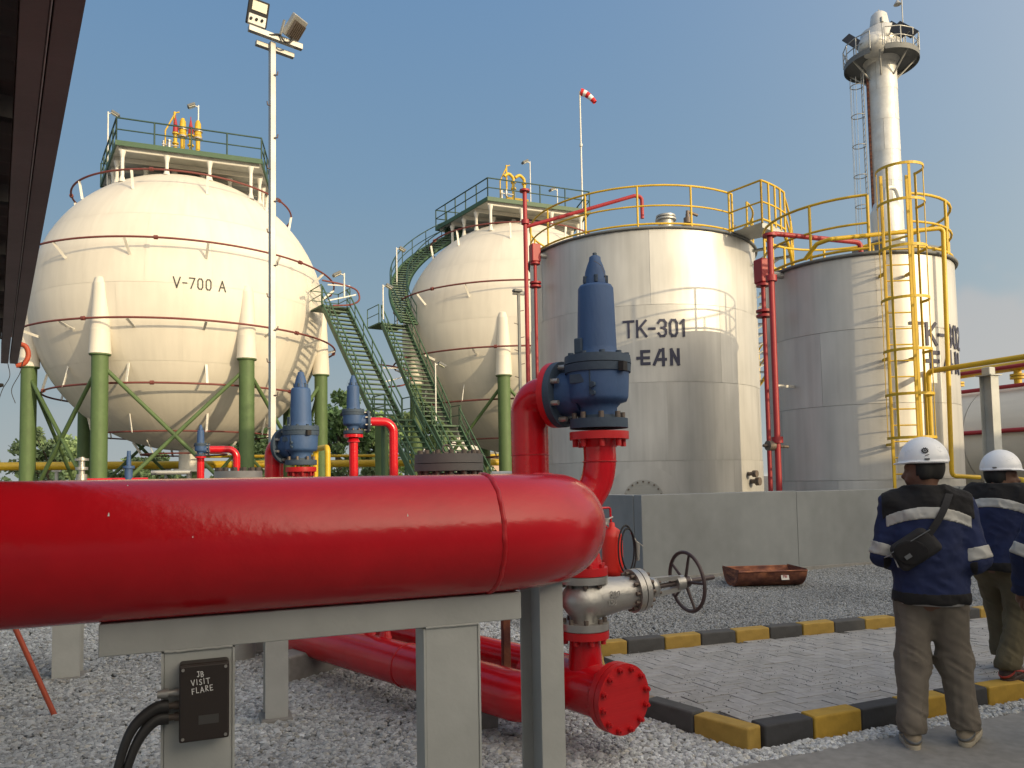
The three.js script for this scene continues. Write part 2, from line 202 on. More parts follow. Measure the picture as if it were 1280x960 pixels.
// ---------------------------------------------------------------- the block pavement with its painted kerbs
const FALL = 0.037; // the pavement falls gently towards the far kerb
const PAVE = [[3.06, -3.70], [2.76, -4.60], [3.34, -6.02], [8.1, -5.66], [15, -5.15], [15, -3.70]];
function inside(poly, x, z) { let c = false; for (let i = 0, j = poly.length - 1; i < poly.length; j = i++) { const [xi, zi] = poly[i], [xj, zj] = poly[j]; if ((zi > z) !== (zj > z) && x < ((xj - xi) * (z - zi)) / (zj - zi) + xi) c = !c; } return c; }
{
  const sh = new THREE.Shape(PAVE.map(([x, z]) => new THREE.Vector2(x, -z))), bed = new THREE.ExtrudeGeometry(sh, { depth: 0.105, bevelEnabled: false }).rotateX(-Math.PI / 2); { const p = bed.attributes.position; for (let i = 0; i < p.count; i++) if (p.getY(i) > 0.05) p.setY(i, p.getY(i) + FALL * (p.getZ(i) + 3.7)); bed.computeVertexNormals(); } boxUV(bed);
  const pave = new THREE.Group(); pave.name = 'pavement'; pave.userData.kind = 'structure'; scene.add(pave);
  part('sand_bed', bed, M.dirt, pave);
  const R = rng(77), a = 0.104, list = [], ca = Math.cos(0.09), sa = Math.sin(0.09);
  for (let i = -40; i < 160; i++) for (let j = -20; j < 60; j++) {
    const c = ((i - j) % 4 + 4) % 4; if (c !== 0 && c !== 3) continue;
    const lx = (c === 0 ? i + 1 : i + 0.5) * a, lz = (c === 0 ? j + 0.5 : j + 1) * a, x = 2.5 + lx * ca - lz * sa, z = -3.62 - lx * sa * 0 - (lz * ca + lx * sa * 0.0);
    const X = 2.5 + lx, Z = -3.66 - lz; if (!inside(PAVE, X, Z)) continue;
    const r = X * 0.9265 + Z * 0.3762, f = X * 0.3762 - Z * 0.9265; if (r / f > 0.74) continue;
    list.push({ X, Z, turn: c === 0 ? 0 : Math.PI / 2, d: f, k: Math.floor(R() * 5), y: (R() - 0.5) * 0.005, tx: (R() - 0.5) * 0.010, tz: (R() - 0.5) * 0.010 });
  }
  list.sort((p, q) => p.d - q.d);
  const geo = boxUV(new RoundedBoxGeometry(0.2035, 0.04, 0.0998, 1, 0.0035));
  list.slice(0, 300).forEach((b) => { const m = part('paving_block', geo, M.paver[b.k], pave, [b.X, 0.096 + b.y + FALL * (b.Z + 3.7), b.Z], [b.tx - FALL, b.turn, b.tz]); });
  const rest = list.slice(300), inst = shadows(new THREE.InstancedMesh(geo, M.paver[2], rest.length)), o = new THREE.Object3D(); inst.name = 'paving_blocks'; inst.userData.kind = 'stuff';
  rest.forEach((b, i) => { o.position.set(b.X, 0.096 + b.y + FALL * (b.Z + 3.7), b.Z); o.rotation.set(b.tx - FALL, b.turn, b.tz); o.updateMatrix(); inst.setMatrixAt(i, o.matrix); const k = [.92, .97, 1, 1.04, 1.08][b.k]; inst.setColorAt(i, new THREE.Color(k, k, k)); });
  pave.add(inst);
}
function kerb(label, a, b, L, colours) {
  const t = thing('painted_kerb', label, 'kerb'), R = rng(Math.round(a[0] * 100 + a[1] * 7)), dx = b[0] - a[0], dz = b[1] - a[1], len = Math.hypot(dx, dz), turn = Math.atan2(-dz, dx), n = Math.round(len / L);
  for (let i = 0; i < n; i++) { const s = (i + 0.5) / n, l = len / n - 0.007; const col = colours[Math.min(i, colours.length - 2 + ((i - colours.length) & 1))];
    const g = boxUV(new RoundedBoxGeometry(l, 0.19, 0.125, 3, 0.013)), p = g.attributes.position; for (let k = 0; k < p.count; k++) { const q = noise3(p.getX(k) * 22 + i * 9, p.getY(k) * 22, p.getZ(k) * 22) - 0.5; p.setXYZ(k, p.getX(k), p.getY(k) + q * 0.011, p.getZ(k) + q * 0.009); } g.computeVertexNormals();
    const m = part('kerb_block', g, col, t, [a[0] + dx * s, 0.045 + (R() - .5) * .006, a[1] + dz * s], [(R() - .5) * .02, turn + (R() - .5) * .02, 0]); }
  return t;
}
const Y0 = M.kerbYellow[0], Y1 = M.kerbYellow[1], K0 = M.kerbBlack[0], K1 = M.kerbBlack[1], WN = M.kerbWorn;
kerb('near yellow and black painted kerb along the concrete apron, beside the walking man in tan shoes', [3.0, -3.69], [14.84, -3.69], 0.37, [K0, Y0, K0, Y0, K0, Y0, K0, Y0]);
kerb('short worn kerb running back from the near pavement corner towards the red blind flange', [2.945, -3.635], [2.60, -4.76], 0.38, [Y1, K1, WN, Y1]);
kerb('hidden kerb piece between the worn short kerb and the far painted kerb', [2.62, -4.86], [3.16, -6.02], 0.38, [K1, Y1, K1]);
kerb('far yellow and black painted kerb between the paving blocks and the dark gravel', [3.14, -6.09], [14.6, -5.26], 0.375, [Y1, K1, Y1, K1, Y1, K1, Y1, K1]);

// ---------------------------------------------------------------- gravel: separate stones near the camera
function stoneGeo(seed) { const g = new THREE.IcosahedronGeometry(1, 0), p = g.attributes.position, R = rng(seed), m = new Map(); for (let i = 0; i < p.count; i++) { const k = [p.getX(i), p.getY(i), p.getZ(i)].map((v) => v.toFixed(2)).join(); if (!m.has(k)) m.set(k, [0.72 + R() * 0.5, 0.45 + R() * 0.35, 0.62 + R() * 0.5]); const s = m.get(k); p.setXYZ(i, p.getX(i) * s[0], p.getY(i) * s[1], p.getZ(i) * s[2]); } g.computeVertexNormals(); return g; }
function gravel(name, label, spots, base, seed, m) {
  const R = rng(seed), o = new THREE.Object3D(), g = thing(name, label, 'gravel'); g.userData.kind = 'stuff';
  for (let v = 0; v < 3; v++) { const mine = spots.filter((_, i) => i % 3 === v), inst = shadows(new THREE.InstancedMesh(stoneGeo(seed + v), m, mine.length)); inst.name = 'stones'; inst.userData.kind = 'stuff';
    mine.forEach(([x, y, z, s], i) => { o.position.set(x, y, z); o.rotation.set(R() * 1.1 - .55, R() * 6.28, R() * 1.1 - .55); o.scale.setScalar(s); o.updateMatrix(); inst.setMatrixAt(i, o.matrix); let k = base * (0.62 + R() * 0.66) * (0.86 + 0.28 * noise3(x * 0.9, 3, z * 0.9)); const w = R(); if (w < 0.035) k *= 1.35; const warm = w > 0.9 ? 0.86 : 1; inst.setColorAt(i, C(k * .955, k * (warm < 1 ? .95 : 1.0), k * 1.03 * warm)); }); g.add(inst); }
  return g;
}
{
  const R = rng(9), A = [], B = [], toR = (x, z) => x * 0.9265 + z * 0.3762, toF = (x, z) => x * 0.3762 - z * 0.9265;
  const shell = PAVE.map(([x, z]) => [x, z]); shell[0] = [2.93, -3.60]; shell[1] = [2.60, -4.62]; shell[2] = [3.14, -6.14]; shell[3] = [8.1, -5.78]; shell[4] = [15, -5.28]; shell[5] = [15, -3.6];
  let tries = 0; while (A.length < 95000 && tries++ < 500000) { // pale stones under the pipe rack and in the strip by the apron
    const f = 3.6 + 8.2 * Math.pow(R(), 1.25), r = (R() * 2 - 1) * (0.72 * f + 0.3), x = r * 0.9265 + f * 0.3762, z = r * 0.3762 - f * 0.9265;
    if (z > -3.455 || inside(shell, x, z) || (x > 3.1 && z < -5.3)) continue;
    const bump = 0.03 * noise3(x * 1.3, 2, z * 1.3) + 0.02 * noise3(x * 4, 7, z * 4); A.push([x, bump - 0.012 + R() * 0.012, z, 0.0115 + 0.0128 * R() + (R() < .08 ? .009 : 0)]);
  }
  while (B.length < 105000) { const x = 2.9 + Math.pow(R(), 1.2) * 13, z = -5.3 - R() * 4.75; const ez = -6.12 + (x - 3.14) * 0.0724; if (z > ez - 0.06 || (x < 6.1 && R() < .2) || toR(x, z) / toF(x, z) > 0.75) continue; B.push([x, 0.028 * noise3(x * 1.1, 5, z * 1.1) + R() * 0.012 - 0.008, z, 0.009 + 0.0085 * R()]); }
  const stone = mat([1, 1, 1], 0.9);
  gravel('pale_gravel', 'pale crushed stone gravel under the red pipe and its grey rack', A, 0.43, 21, stone);
  gravel('dark_gravel', 'dark grey gravel bed between the far kerb and the grey wall', B, 0.265, 61, stone);
  const grit = []; while (grit.length < 900) { const x = 2.8 + Math.pow(R(), 1.3) * 6, z = -3.8 - R() * 2.2; if (inside(PAVE, x, z) && noise3(x * 1.7, 9, z * 2.4) > 0.45) grit.push([x, 0.118 + FALL * (z + 3.7) + 0.002, z, 0.003 + 0.005 * R() * R()]); }
  gravel('loose_grit', 'loose dark grit scattered over the paving blocks', grit, 0.16, 45, stone);
  const soil = []; for (let i = 0; i < 500; i++) { const a = R() * 6.28, d = R() * R() * 0.5, q = i % 3; soil.push([[-2.0, -2.35, -1.75][q] + Math.cos(a) * d, 0.01 + R() * 0.03 * (1 - d), [-6.2, -5.3, -4.6][q] + Math.sin(a) * d, 0.012 + 0.022 * R()]); }
  const s = gravel('soil_clods', 'brown soil clods scattered on the pale gravel at the left edge', soil, 0.16, 88, mat([1, .8, .58], 0.95));
}

// ---------------------------------------------------------------- the low concrete bund wall round the steel tanks
{
  const w = thing('bund_wall', 'long low grey plastered wall in front of the two silver tanks', 'wall');
  const h = 1.31, panel = (x0, x1, z, t = 0.22, hh = h) => part('wall_panel', rbox(x1 - x0 - 0.012, hh, t, 0.012, (x0 + x1) / 2, hh / 2, z - t / 2), M.plaster, w);
  panel(6.13, 9.1, -10.0); panel(9.1, 12.9, -10.012, 0.22, 1.298); panel(12.9, 16.5, -10.0, .22, 1.305); panel(16.5, 20.1, -10.008, .22, 1.3); panel(20.1, 24, -10);
  for (let i = 0; i < 5; i++) { const z0 = -10.235 - i * 3.6; part('wall_panel', rbox(0.22, 1.305, 3.588, 0.012, 6.245, 0.6525, z0 - 1.8), M.plaster, w); }
  part('plinth', box(17.9, 0.09, 0.06, 15.1, 0.02, -9.97), M.concrete, w);
}
// ---------------------------------------------------------------- buildings behind the camera: they keep the low sun off the foreground
{
  const W = (r, f) => [r * 0.9265 + f * 0.3762, r * 0.3762 - f * 0.9265], place = (along, n) => W(-0.755 * along + 0.656 * n, 0.656 * along + 0.755 * n);
  const block = (name, label, n0, n1, a0, depth, h) => { const [x, z] = place(a0 - depth / 2, (n0 + n1) / 2), b = thing(name, label, 'building', [x, 0, z], Math.atan2(-(place(0, 1)[1] - place(0, 0)[1]), place(0, 1)[0] - place(0, 0)[0]));
    part('wall', box(n1 - n0, h - 0.25, depth, 0, (h - 0.25) / 2, 0), M.farWall, b); part('roof', box(n1 - n0 + 0.3, 0.25, depth + 0.3, 0, h - 0.12, 0), M.roofBrown, b); for (let i = 1; i * 3.4 < n1 - n0; i++) part('window', box(1.6, 1.1, 0.06, -(n1 - n0) / 2 + i * 3.4, 1.7, depth / 2 + 0.02), M.windowGlass, b); return b; };
  block('workshop', 'long pale workshop standing behind the camera', -15, 8.0, -9, 5, 5.55);
  block('site_office', 'low pale site office to the right of the camera', 8.03, 21, -9, 4, 4.85);
}
// ---------------------------------------------------------------- railings and stairs
function railing(parent, pts, h, m, { mid = 0.5, r = 0.024, kick = false, posts = true, name = 'railing' } = {}) { // rails along pts (deck level), a post at every point
  const up = (p, k) => A3(p).clone().add(V(0, h * k, 0));
  part('top_rail', sweep(pts.map((p) => up(p, 1)), r, 8), m, parent); part('mid_rail', sweep(pts.map((p) => up(p, mid)), r * 0.85, 8), m, parent);
  if (kick) part('toe_rail', sweep(pts.map((p) => up(p, 0.09)), r, 8), m, parent);
  if (posts) (posts === true ? pts : posts).forEach((p) => part('rail_post', bar(A3(p), up(p, 1), r, 8), m, parent));
}
function flight(t, a, b, width, n, m, mr) { // straight stair flight between two points (top and bottom), with treads, stringers and handrails
  const A = A3(a), B = A3(b), dir = V(B.x - A.x, 0, B.z - A.z).normalize(), side = V(-dir.z, 0, dir.x), turn = Math.atan2(dir.x, dir.z);
  for (const s of [-1, 1]) { const o = side.clone().multiplyScalar(s * width / 2); const run = A.distanceTo(B), g = box(0.07, run, 0.29, 0, run / 2, 0); g.applyMatrix4(new THREE.Matrix4().makeBasis(side, B.clone().sub(A).normalize(), side.clone().cross(B.clone().sub(A).normalize()))).translate(A.x + o.x, A.y + o.y, A.z + o.z); part('stringer', g, m, t);
    const R = (k, y) => A.clone().lerp(B, k).add(o).add(V(0, y, 0)); part('hand_rail', bar(R(0, 1), R(1, 1), 0.036), mr, t); part('mid_rail', bar(R(0, .52), R(1, .52), 0.028), mr, t); const np = Math.max(2, Math.round(run / 1.35)); for (let i = 0; i <= np; i++) part('rail_post', bar(R(i / np, -0.05), R(i / np, 1), 0.026), mr, t); }
  const tread = box(width - 0.05, 0.06, 0.28);
  for (let i = 1; i < n; i++) { const p = A.clone().lerp(B, i / n); part('tread', tread, m, t, [p.x, p.y, p.z], [0, turn, 0]); }
}
function landing(t, c, w, d, turn, m, mr, sides) { // rectangular landing, rails on the named sides
  const g = new THREE.Group(); const p = part('landing', box(w, 0.08, d), m, t, c, [0, turn, 0]);
  const q = (x, z) => V(x, 0.04, z).applyAxisAngle(V(0, 1, 0), turn).add(A3(c)); const e = { left: [q(-w / 2, -d / 2), q(-w / 2, d / 2)], right: [q(w / 2, -d / 2), q(w / 2, d / 2)], back: [q(-w / 2, -d / 2), q(w / 2, -d / 2)], front: [q(-w / 2, d / 2), q(w / 2, d / 2)] };
  for (const s of sides) { railing(t, e[s], 1, mr, { r: 0.026 }); }
}
// ---------------------------------------------------------------- the two white gas spheres
const SR = 7.1, SY = 10.5, DECK = 17.95, SPH_A = 5.55 * D2R, SPH_L = 0.24 * D2R;
function makeSphere() {
  const t = thing('gas_sphere', 'big white gas storage sphere lettered V-700 A on green legs', 'storage sphere', [-0.75, 0, -43.5]);
  part('inner_vessel', new THREE.SphereGeometry(SR - 0.03, 48, 32).translate(0, SY, 0), M.sphere[1], t);
  const bands = [[0, 28, 1], [28, 62, 12], [62, 90, 16], [90, 118, 16], [118, 152, 12], [152, 180, 1]], R = rng(5);
  for (const [l0, l1, n] of bands) for (let i = 0; i < n; i++) { const e = n > 1 ? 0.0004 : 0, p0 = 2 * Math.PI * i / n + e + (l0 === 62 || l0 === 118 ? 0.17 : 0), pl = 2 * Math.PI / n - 2 * e; const g = new THREE.SphereGeometry(SR + (R() - .5) * 0.002, n > 1 ? 8 : 40, 10, p0, pl, (l0 + 0.03) * D2R, (l1 - l0 - 0.06) * D2R); scaleUV(g, pl * SR, (l1 - l0) * D2R * SR); const uv = g.attributes.uv; for (let k = 0; k < uv.count; k++) uv.setXY(k, uv.getX(k) + i * 1.7, uv.getY(k) + l0 * 0.13); part('shell_plate', g.translate(0, SY, 0), M.sphere[Math.floor(R() * 4)], t); }
  const n = 7, colA = (i) => (-80 + i * 360 / n) * D2R, cr = 6.95;
  for (let i = 0; i < n; i++) {
    const a = colA(i), x = cr * Math.sin(a), z = cr * Math.cos(a);
    const leg = part('leg', merge([cyl(0.34, 0.34, 7.35, 0, 0, 0, 28), cyl(0.62, 0.62, 0.06, 0, 0, 0, 24), cyl(0.43, 0.43, 0.08, 0, 7.3, 0, 28)]), M.green, t, [x, 0, z]);
    part('leg_shroud', sharpLathe([[0.45, 7.36], [0.40, 8.4], [0.30, 10.45], [0.23, 10.72], [0.0, 10.82]].slice(0, 5), 28), M.sphere[1], leg);
    const b = colA(i + 1), x1 = cr * Math.sin(b), z1 = cr * Math.cos(b); // crossed braces to the next leg
    part('brace', bar([x, 6.95, z], [x1, 0.7, z1], 0.09, 12), M.green, t); part('brace', bar([x1, 6.95, z1], [x, 0.7, z], 0.09, 12), M.green, t);
  }
  for (const [lat, off] of [[47, .72], [13.5, .72], [-12.5, .72], [-34, .68], [-56, .55], [-74, .5]]) { // water spray rings on brackets
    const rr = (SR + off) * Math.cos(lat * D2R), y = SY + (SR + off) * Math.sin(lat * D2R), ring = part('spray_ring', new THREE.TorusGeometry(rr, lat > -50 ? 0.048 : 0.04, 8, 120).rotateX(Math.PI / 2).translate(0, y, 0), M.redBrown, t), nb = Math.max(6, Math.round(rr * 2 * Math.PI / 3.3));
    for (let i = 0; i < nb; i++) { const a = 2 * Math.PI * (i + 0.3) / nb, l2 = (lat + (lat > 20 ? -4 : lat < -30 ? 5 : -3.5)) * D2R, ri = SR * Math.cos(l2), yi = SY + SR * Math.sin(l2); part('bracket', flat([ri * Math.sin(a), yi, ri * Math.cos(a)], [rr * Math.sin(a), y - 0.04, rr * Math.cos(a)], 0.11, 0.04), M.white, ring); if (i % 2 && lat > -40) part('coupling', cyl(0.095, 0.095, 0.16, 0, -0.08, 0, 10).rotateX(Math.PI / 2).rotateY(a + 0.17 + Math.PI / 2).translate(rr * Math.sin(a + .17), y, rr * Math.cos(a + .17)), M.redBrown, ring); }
  }
  // top platform
  const PL = [[-3.05, 3.4], [3.55, 3.4], [4.7, -2.7], [-4.35, -2.7]], shp = new THREE.Shape(PL.map(([x, z]) => new THREE.Vector2(x, -z)));
  const deck = part('platform', boxUV(new THREE.ExtrudeGeometry(shp, { depth: 0.06, bevelEnabled: false }).rotateX(-Math.PI / 2).translate(0, DECK - 0.03, 0)), M.steelGrey, t);
  PL.forEach(([x, z], i) => { const [x2, z2] = PL[(i + 1) % 4], L = Math.hypot(x2 - x, z2 - z); part('edge_beam', box(L + 0.08, 0.24, 0.08, 0, 0, 0, Math.atan2(-(z2 - z), x2 - x)).translate((x + x2) / 2, DECK + 0.02, (z + z2) / 2), M.greenDark, deck); });
  for (let i = 0; i < 5; i++) { const z = lerp(-2.4, 3.1, i / 4), k = (3.4 - z) / 6.1, a = lerp(-3.05, -4.35, k) + .15, b = lerp(3.55, 4.7, k) - .15; part('floor_beam', box(b - a, 0.2, 0.1, (a + b) / 2, DECK - 0.14, z), M.white, deck); }
  const foot = (x, z) => SY + Math.sqrt(Math.max(0.2, SR * SR - x * x - z * z)) - 0.05, stanchion = (x, z) => { const y0 = foot(x, z), h = DECK - 0.24 - y0; part('stanchion', merge([cyl(0.085, 0.085, h, x, y0, z, 10), cyl(0.085, 0.16, 0.35, x, y0 + h - 0.35, z, 10), cyl(0.17, 0.085, 0.3, x, y0, z, 10)]), M.white, t); };
  for (let i = 0; i < 4; i++) { stanchion(lerp(-2.8, 3.05, i / 3), 3.15); stanchion(lerp(-3.7, 4.0, i / 3), -2.3); stanchion(lerp(-1.9, 2.1, i / 3), 1.2); if (i < 3) { const z = lerp(1.7, -1.1, i / 2), k = (3.4 - z) / 6.1; stanchion(lerp(-3.05, -4.35, k) + 0.25, z); stanchion(lerp(3.55, 4.7, k) - 0.3, z); } }
  const pts = []; PL.forEach((a, k) => { const b = PL[(k + 1) % 4], n = k % 2 ? 5 : 4; for (let i = 0; i < n; i++) pts.push(V(lerp(a[0], b[0], i / n), DECK + 0.12, lerp(a[1], b[1], i / n))); }); pts.push(pts[0].clone());
  railing(t, pts, 1.12, M.greenRail, { r: 0.04 });
  part('bottom_nozzle', merge([cyl(0.5, 0.5, 1.4, 0.2, SY - SR - 1.1, 0.3), cyl(0.75, 0.75, 0.14, 0.2, SY - SR - 1.1, 0.3)]), M.white, t); part('bottom_pipe', pipe([[0.2, 2.4, 0.3], [0.2, 1.6, 0.3], [-1, 1.6, 3.2], [-3.5, 1.6, 3.6]], 0.13), M.galv, t);
  return t;
}
const sphereA = makeSphere();
const sphereB = copy(sphereA, 'white gas storage sphere behind the curved green staircase, left of the TK-301 tank', [18.3, -0.2, -44]);
part('lettering', wrapSphere(lettering('V-700 A', 0.46, 0.05, 0.02, 0.2), [0, SY, 0], SR + 0.012, SPH_A, SPH_L), M.letterBlack, sphereA);

// relief valves and pipes on the sphere platforms
function reliefSet(label, cx, cz, goose) {
  const t = thing('relief_valve_set', label, 'relief valves', [cx, DECK + 0.12, cz]), P = (x, y, z) => [x, y, z];
  t.scale.setScalar(0.64);
  part('header_pipe', pipe([P(-1.0, 0.25, 0), P(1.2, 0.25, 0)], 0.17), M.yellowPipe, t);
  for (const x of [-0.25, 0.85]) {
    if (goose) { const r = part('riser', pipe([P(x, 0.25, 0), P(x, 2.3, 0), P(x - 0.45, 2.7, 0), P(x - 0.9, 2.35, 0)], 0.14, 0.3), M.yellowPipe, t); part('flange', merge([cyl(0.25, 0.25, 0.14, x, 1.2, 0), cyl(0.25, 0.25, 0.14, x, 1.8, 0)]), M.yellowPipe, r); }
    else { const r = part('riser', merge([cyl(0.17, 0.17, 2.0, x, 0.2, 0), cyl(0.3, 0.3, 0.16, x, 1.55, 0), cyl(0.27, 0.22, 1.0, x, 1.75, 0), cyl(0.2, 0.12, 0.22, x, 2.75, 0)]), M.yellow, t); part('flange', merge([cyl(0.36, 0.36, 0.1, x, 1.45, 0), cyl(0.36, 0.36, 0.1, x, 2.05, 0)]), M.stainless, r); part('valve_cap', merge([cyl(0.2, 0.17, 0.5, x - 0.52, 1.75, 0.1), cyl(0.15, 0.06, 0.55, x - 0.52, 2.3, 0.1), cyl(0.04, 0.03, 0.35, x - 0.52, 2.8, 0.1)]), M.redFar, t); part('inlet_pipe', merge([cyl(0.13, 0.13, 1.5, x - 0.52, 0.25, 0.1), cyl(0.24, 0.24, 0.1, x - 0.52, 1.6, 0.1), cyl(0.24, 0.24, 0.1, x - 0.52, 0.8, 0.1)]), M.yellowPipe, t); }
  }
  part('davit', merge([bar(P(-1.5, 0, -0.2), P(-1.5, 1.9, -0.2), 0.06), bar(P(-0.85, 0, -0.2), P(-0.85, 3.5, -0.2), 0.09), bar(P(-1.5, 1.9, -0.2), P(-0.85, 3.3, -0.2), 0.06), bar(P(-0.85, 3.4, -0.2), P(-0.5, 3.55, -0.2), 0.05)]), M.yellow, t);
  part('gauge_pipework', merge([bar(P(-1.7, 0.5, 0.5), P(-0.5, 0.5, 0.5), 0.06), cyl(0.14, 0.14, 0.5, -1.2, 0.3, 0.5), cyl(0.1, 0.1, 0.8, -1.6, 0, 0.4), cyl(0.18, 0.18, 0.08, -1.2, 0.8, 0.5)]), M.stainless, t);
}
reliefSet('yellow relief valves with red caps on the platform of the V-700 A sphere', -0.75, -40.9, false);
reliefSet('yellow gooseneck vent pipes on the platform of the far sphere', 17.35, -41.4, true);

// small floodlights on thin poles
function lampPole(label, base, h, turn, m = M.white, arm = 0.35) {
  const t = thing('lamp_pole', label, 'lamp', base, turn); part('pole', cyl(0.036, 0.036, h, 0, 0, 0, 8), m, t); part('arm', bar([0, h - 0.1, 0], [-arm, h + 0.02, 0], 0.03), m, t);
  const hd = part('lamp_head', rbox(0.42, 0.13, 0.34, 0.03).rotateZ(0.5).translate(-arm, h - 0.06, 0), M.steelDark, t); part('lens', box(0.34, 0.02, 0.28, 0, -0.085, 0).rotateZ(0.5).translate(-arm, h - 0.06, 0), M.lampGlass, hd); return t;
}
lampPole('small floodlight on a thin white pole at the left corner of the V-700 A platform', [-4.55, 14.6, -43.9], 6.5, Math.PI);
lampPole('small floodlight on a thin pole behind the yellow relief valves of the V-700 A sphere', [-0.2, DECK, -43.2], 3.9, 0);
lampPole('small floodlight on a thin pole beside the gooseneck vents of the far sphere', [19.4, DECK, -43.9], 3.9, 0);
lampPole('low floodlight on a thin pole at the right rear of the far sphere platform', [21.0, DECK, -43.3], 2.1, 0);
lampPole('floodlight on a thin pole rising from the curved stair of the far sphere', [10.75, 10.5, -44.2], 5.0, Math.PI);
lampPole('floodlight on a white pole at the head of the left green staircase', [6.3, 10.35, -36.4], 1.2, 0);
lampPole('floodlight on a white pole at the middle landing of the right green staircase', [10.9, 4.6, -36.9], 2.9, Math.PI);
lampPole('floodlight on a white pole beside the landing at the foot of the curved stair', [9.15, 10.4, -40.8], 1.9, Math.PI);
{ // the grey pole with step hooks between the far sphere and the tank
  const t = thing('step_pole', 'grey lamp pole with climbing hooks left of the red pipes of TK-301', 'lamp pole', [13.17, 0, -31.35]); part('pole', box(0.11, 9.9, 0.11, 0, 4.95, 0), M.steelDark, t); for (let i = 0; i < 12; i++) part('step_hook', bar([0, 2.5 + i * 0.6, 0], [0.24 * (i % 2 ? 1 : -1), 2.56 + i * 0.6, 0], 0.018), M.darkIron, t); part('lamp_head', merge([rbox(0.4, 0.12, 0.3, 0.03, -0.1, 10.0, 0.1), box(0.55, 0.07, 0.1, 0, 9.88, 0)]), M.steelDark, t);
}
// green staircases
{
  const t = thing('green_staircase', 'green steel staircase coming down right of the V-700 A sphere', 'staircase'), W = (r, f, y) => [r * 0.9265 + f * 0.3762, y, r * 0.3762 - f * 0.9265];
  const U = W(-8.75, 38, 10.35), Mi = W(-5.35, 33.2, 4.25), M2 = W(-4.75, 32.4, 4.15), B = W(-2.35, 28.9, 0.1), tn = Math.atan2(Mi[0] - U[0], Mi[2] - U[2]);
  flight(t, U, Mi, 1.3, 24, M.greenDark, M.greenDark); flight(t, M2, B, 1.3, 17, M.greenDark, M.greenDark);
  landing(t, [(Mi[0] + M2[0]) / 2, 4.2, (Mi[2] + M2[2]) / 2], 1.42, 1.15, tn, M.greenDark, M.greenDark, ['left', 'right']);
  landing(t, W(-9.1, 38.5, 10.35), 1.5, 1.5, tn, M.greenDark, M.greenDark, ['left', 'back', 'right']);
  for (const [r, f, h] of [[-5.6, 33.3, 4.2], [-4.5, 32.6, 4.2]]) { const p = W(r, f, 0); part('support', cyl(0.09, 0.09, h, p[0], 0, p[2], 12), M.greenDark, t); }
  const pc = W(-5.85, 34.4, 0); part('support_column', cyl(0.3, 0.3, 4.2, pc[0], 0, pc[2], 20), M.green, t); const bt = W(-2.75, 29.6, 0), bt2 = W(-3.6, 30.6, 0); part('support', cyl(0.06, 0.06, 1.0, bt[0], 0, bt[2], 8), M.white, t); part('support', cyl(0.06, 0.06, 2.1, bt2[0], 0, bt2[2], 8), M.white, t);
}
{
  const t = thing('green_staircase', 'green steel staircase that curves up the left side of the far sphere', 'staircase'), W = (r, f, y) => [r * 0.9265 + f * 0.3762, y, r * 0.3762 - f * 0.9265];
  const U = W(-6.5, 42.6, 10.4), Mi = W(-3.72, 38.4, 4.35), M2 = W(-3.25, 37.8, 4.25), B = W(-1.15, 34.6, 0.1), tn = Math.atan2(Mi[0] - U[0], Mi[2] - U[2]);
  flight(t, U, Mi, 1.5, 24, M.greenDark, M.greenDark); flight(t, M2, B, 1.5, 17, M.greenDark, M.greenDark);
  landing(t, [(Mi[0] + M2[0]) / 2, 4.3, (Mi[2] + M2[2]) / 2], 1.62, 1.0, tn, M.greenDark, M.greenDark, ['left', 'right']);
  landing(t, W(-7.0, 43.3, 10.4), 1.7, 1.6, tn, M.greenDark, M.greenDark, ['left', 'right']);
  const pc = W(-3.6, 39.2, 0); part('support_column', cyl(0.3, 0.3, 4.3, pc[0], 0, pc[2], 20), M.green, t);
  const N = 40, cx = 18.3, cz = -44, rad = (y) => Math.max(3.3, Math.sqrt(Math.max(0, SR * SR - (y - SY - .15) ** 2)) + 0.2), at = (k, off) => { const y = lerp(10.45, DECK - 0.2, k), a = lerp(-72, -122, k) * D2R, r = rad(y) + off; return V(cx + r * Math.sin(a), y, cz + r * Math.cos(a)); };
  for (const off of [0.1, 1.1]) { const l = (y) => Array.from({ length: N + 1 }, (_, i) => at(i / N, off).add(V(0, y, 0))); part('stringer', sweep(l(0), 0.11, 6), M.greenDark, t); part('hand_rail', sweep(l(1.05), 0.034, 8), M.greenRail, t); part('mid_rail', sweep(l(0.55), 0.026, 8), M.greenRail, t); for (let i = 0; i <= N; i += 4) { const p = at(i / N, off); part('rail_post', bar(p, p.clone().add(V(0, 1.05, 0)), 0.028), M.greenRail, t); } }
  for (let i = 0; i <= N; i++) { const p = at(i / N, 0.6), q = at(i / N, 1.0), d = q.clone().sub(p); part('tread', box(0.95, 0.06, 0.28), M.greenDark, t, [p.x, p.y, p.z], [0, Math.atan2(-d.z, d.x), 0]); }
}
{ // coiled hose racks on the landings
  const mk = (label, x, y, z) => { const t = thing('hose_bracket', label, 'pipe bracket', [x, y, z]); part('pipe_end', sweep(smooth([[-1.4, .45, .2], [-.3, .35, 0], [.35, .1, 0], [.45, -.35, 0], [.1, -.6, 0], [-.9, -.8, .3]], 30), 0.045, 8), M.redBrown, t); part('strut', merge([flat([-1.1, 0.3, 0], [0, 0.32, 0], .06, .03), flat([-1.1, -0.5, 0], [0.3, -0.1, 0], .06, .03)]), M.white, t); };
  mk('bent spray pipe end on white struts above the head of the left green staircase', 6.9, 11.1, -38.2); mk('bent spray pipe end on white struts left of the far sphere leg', 10.45, 7.6, -41.8);
}
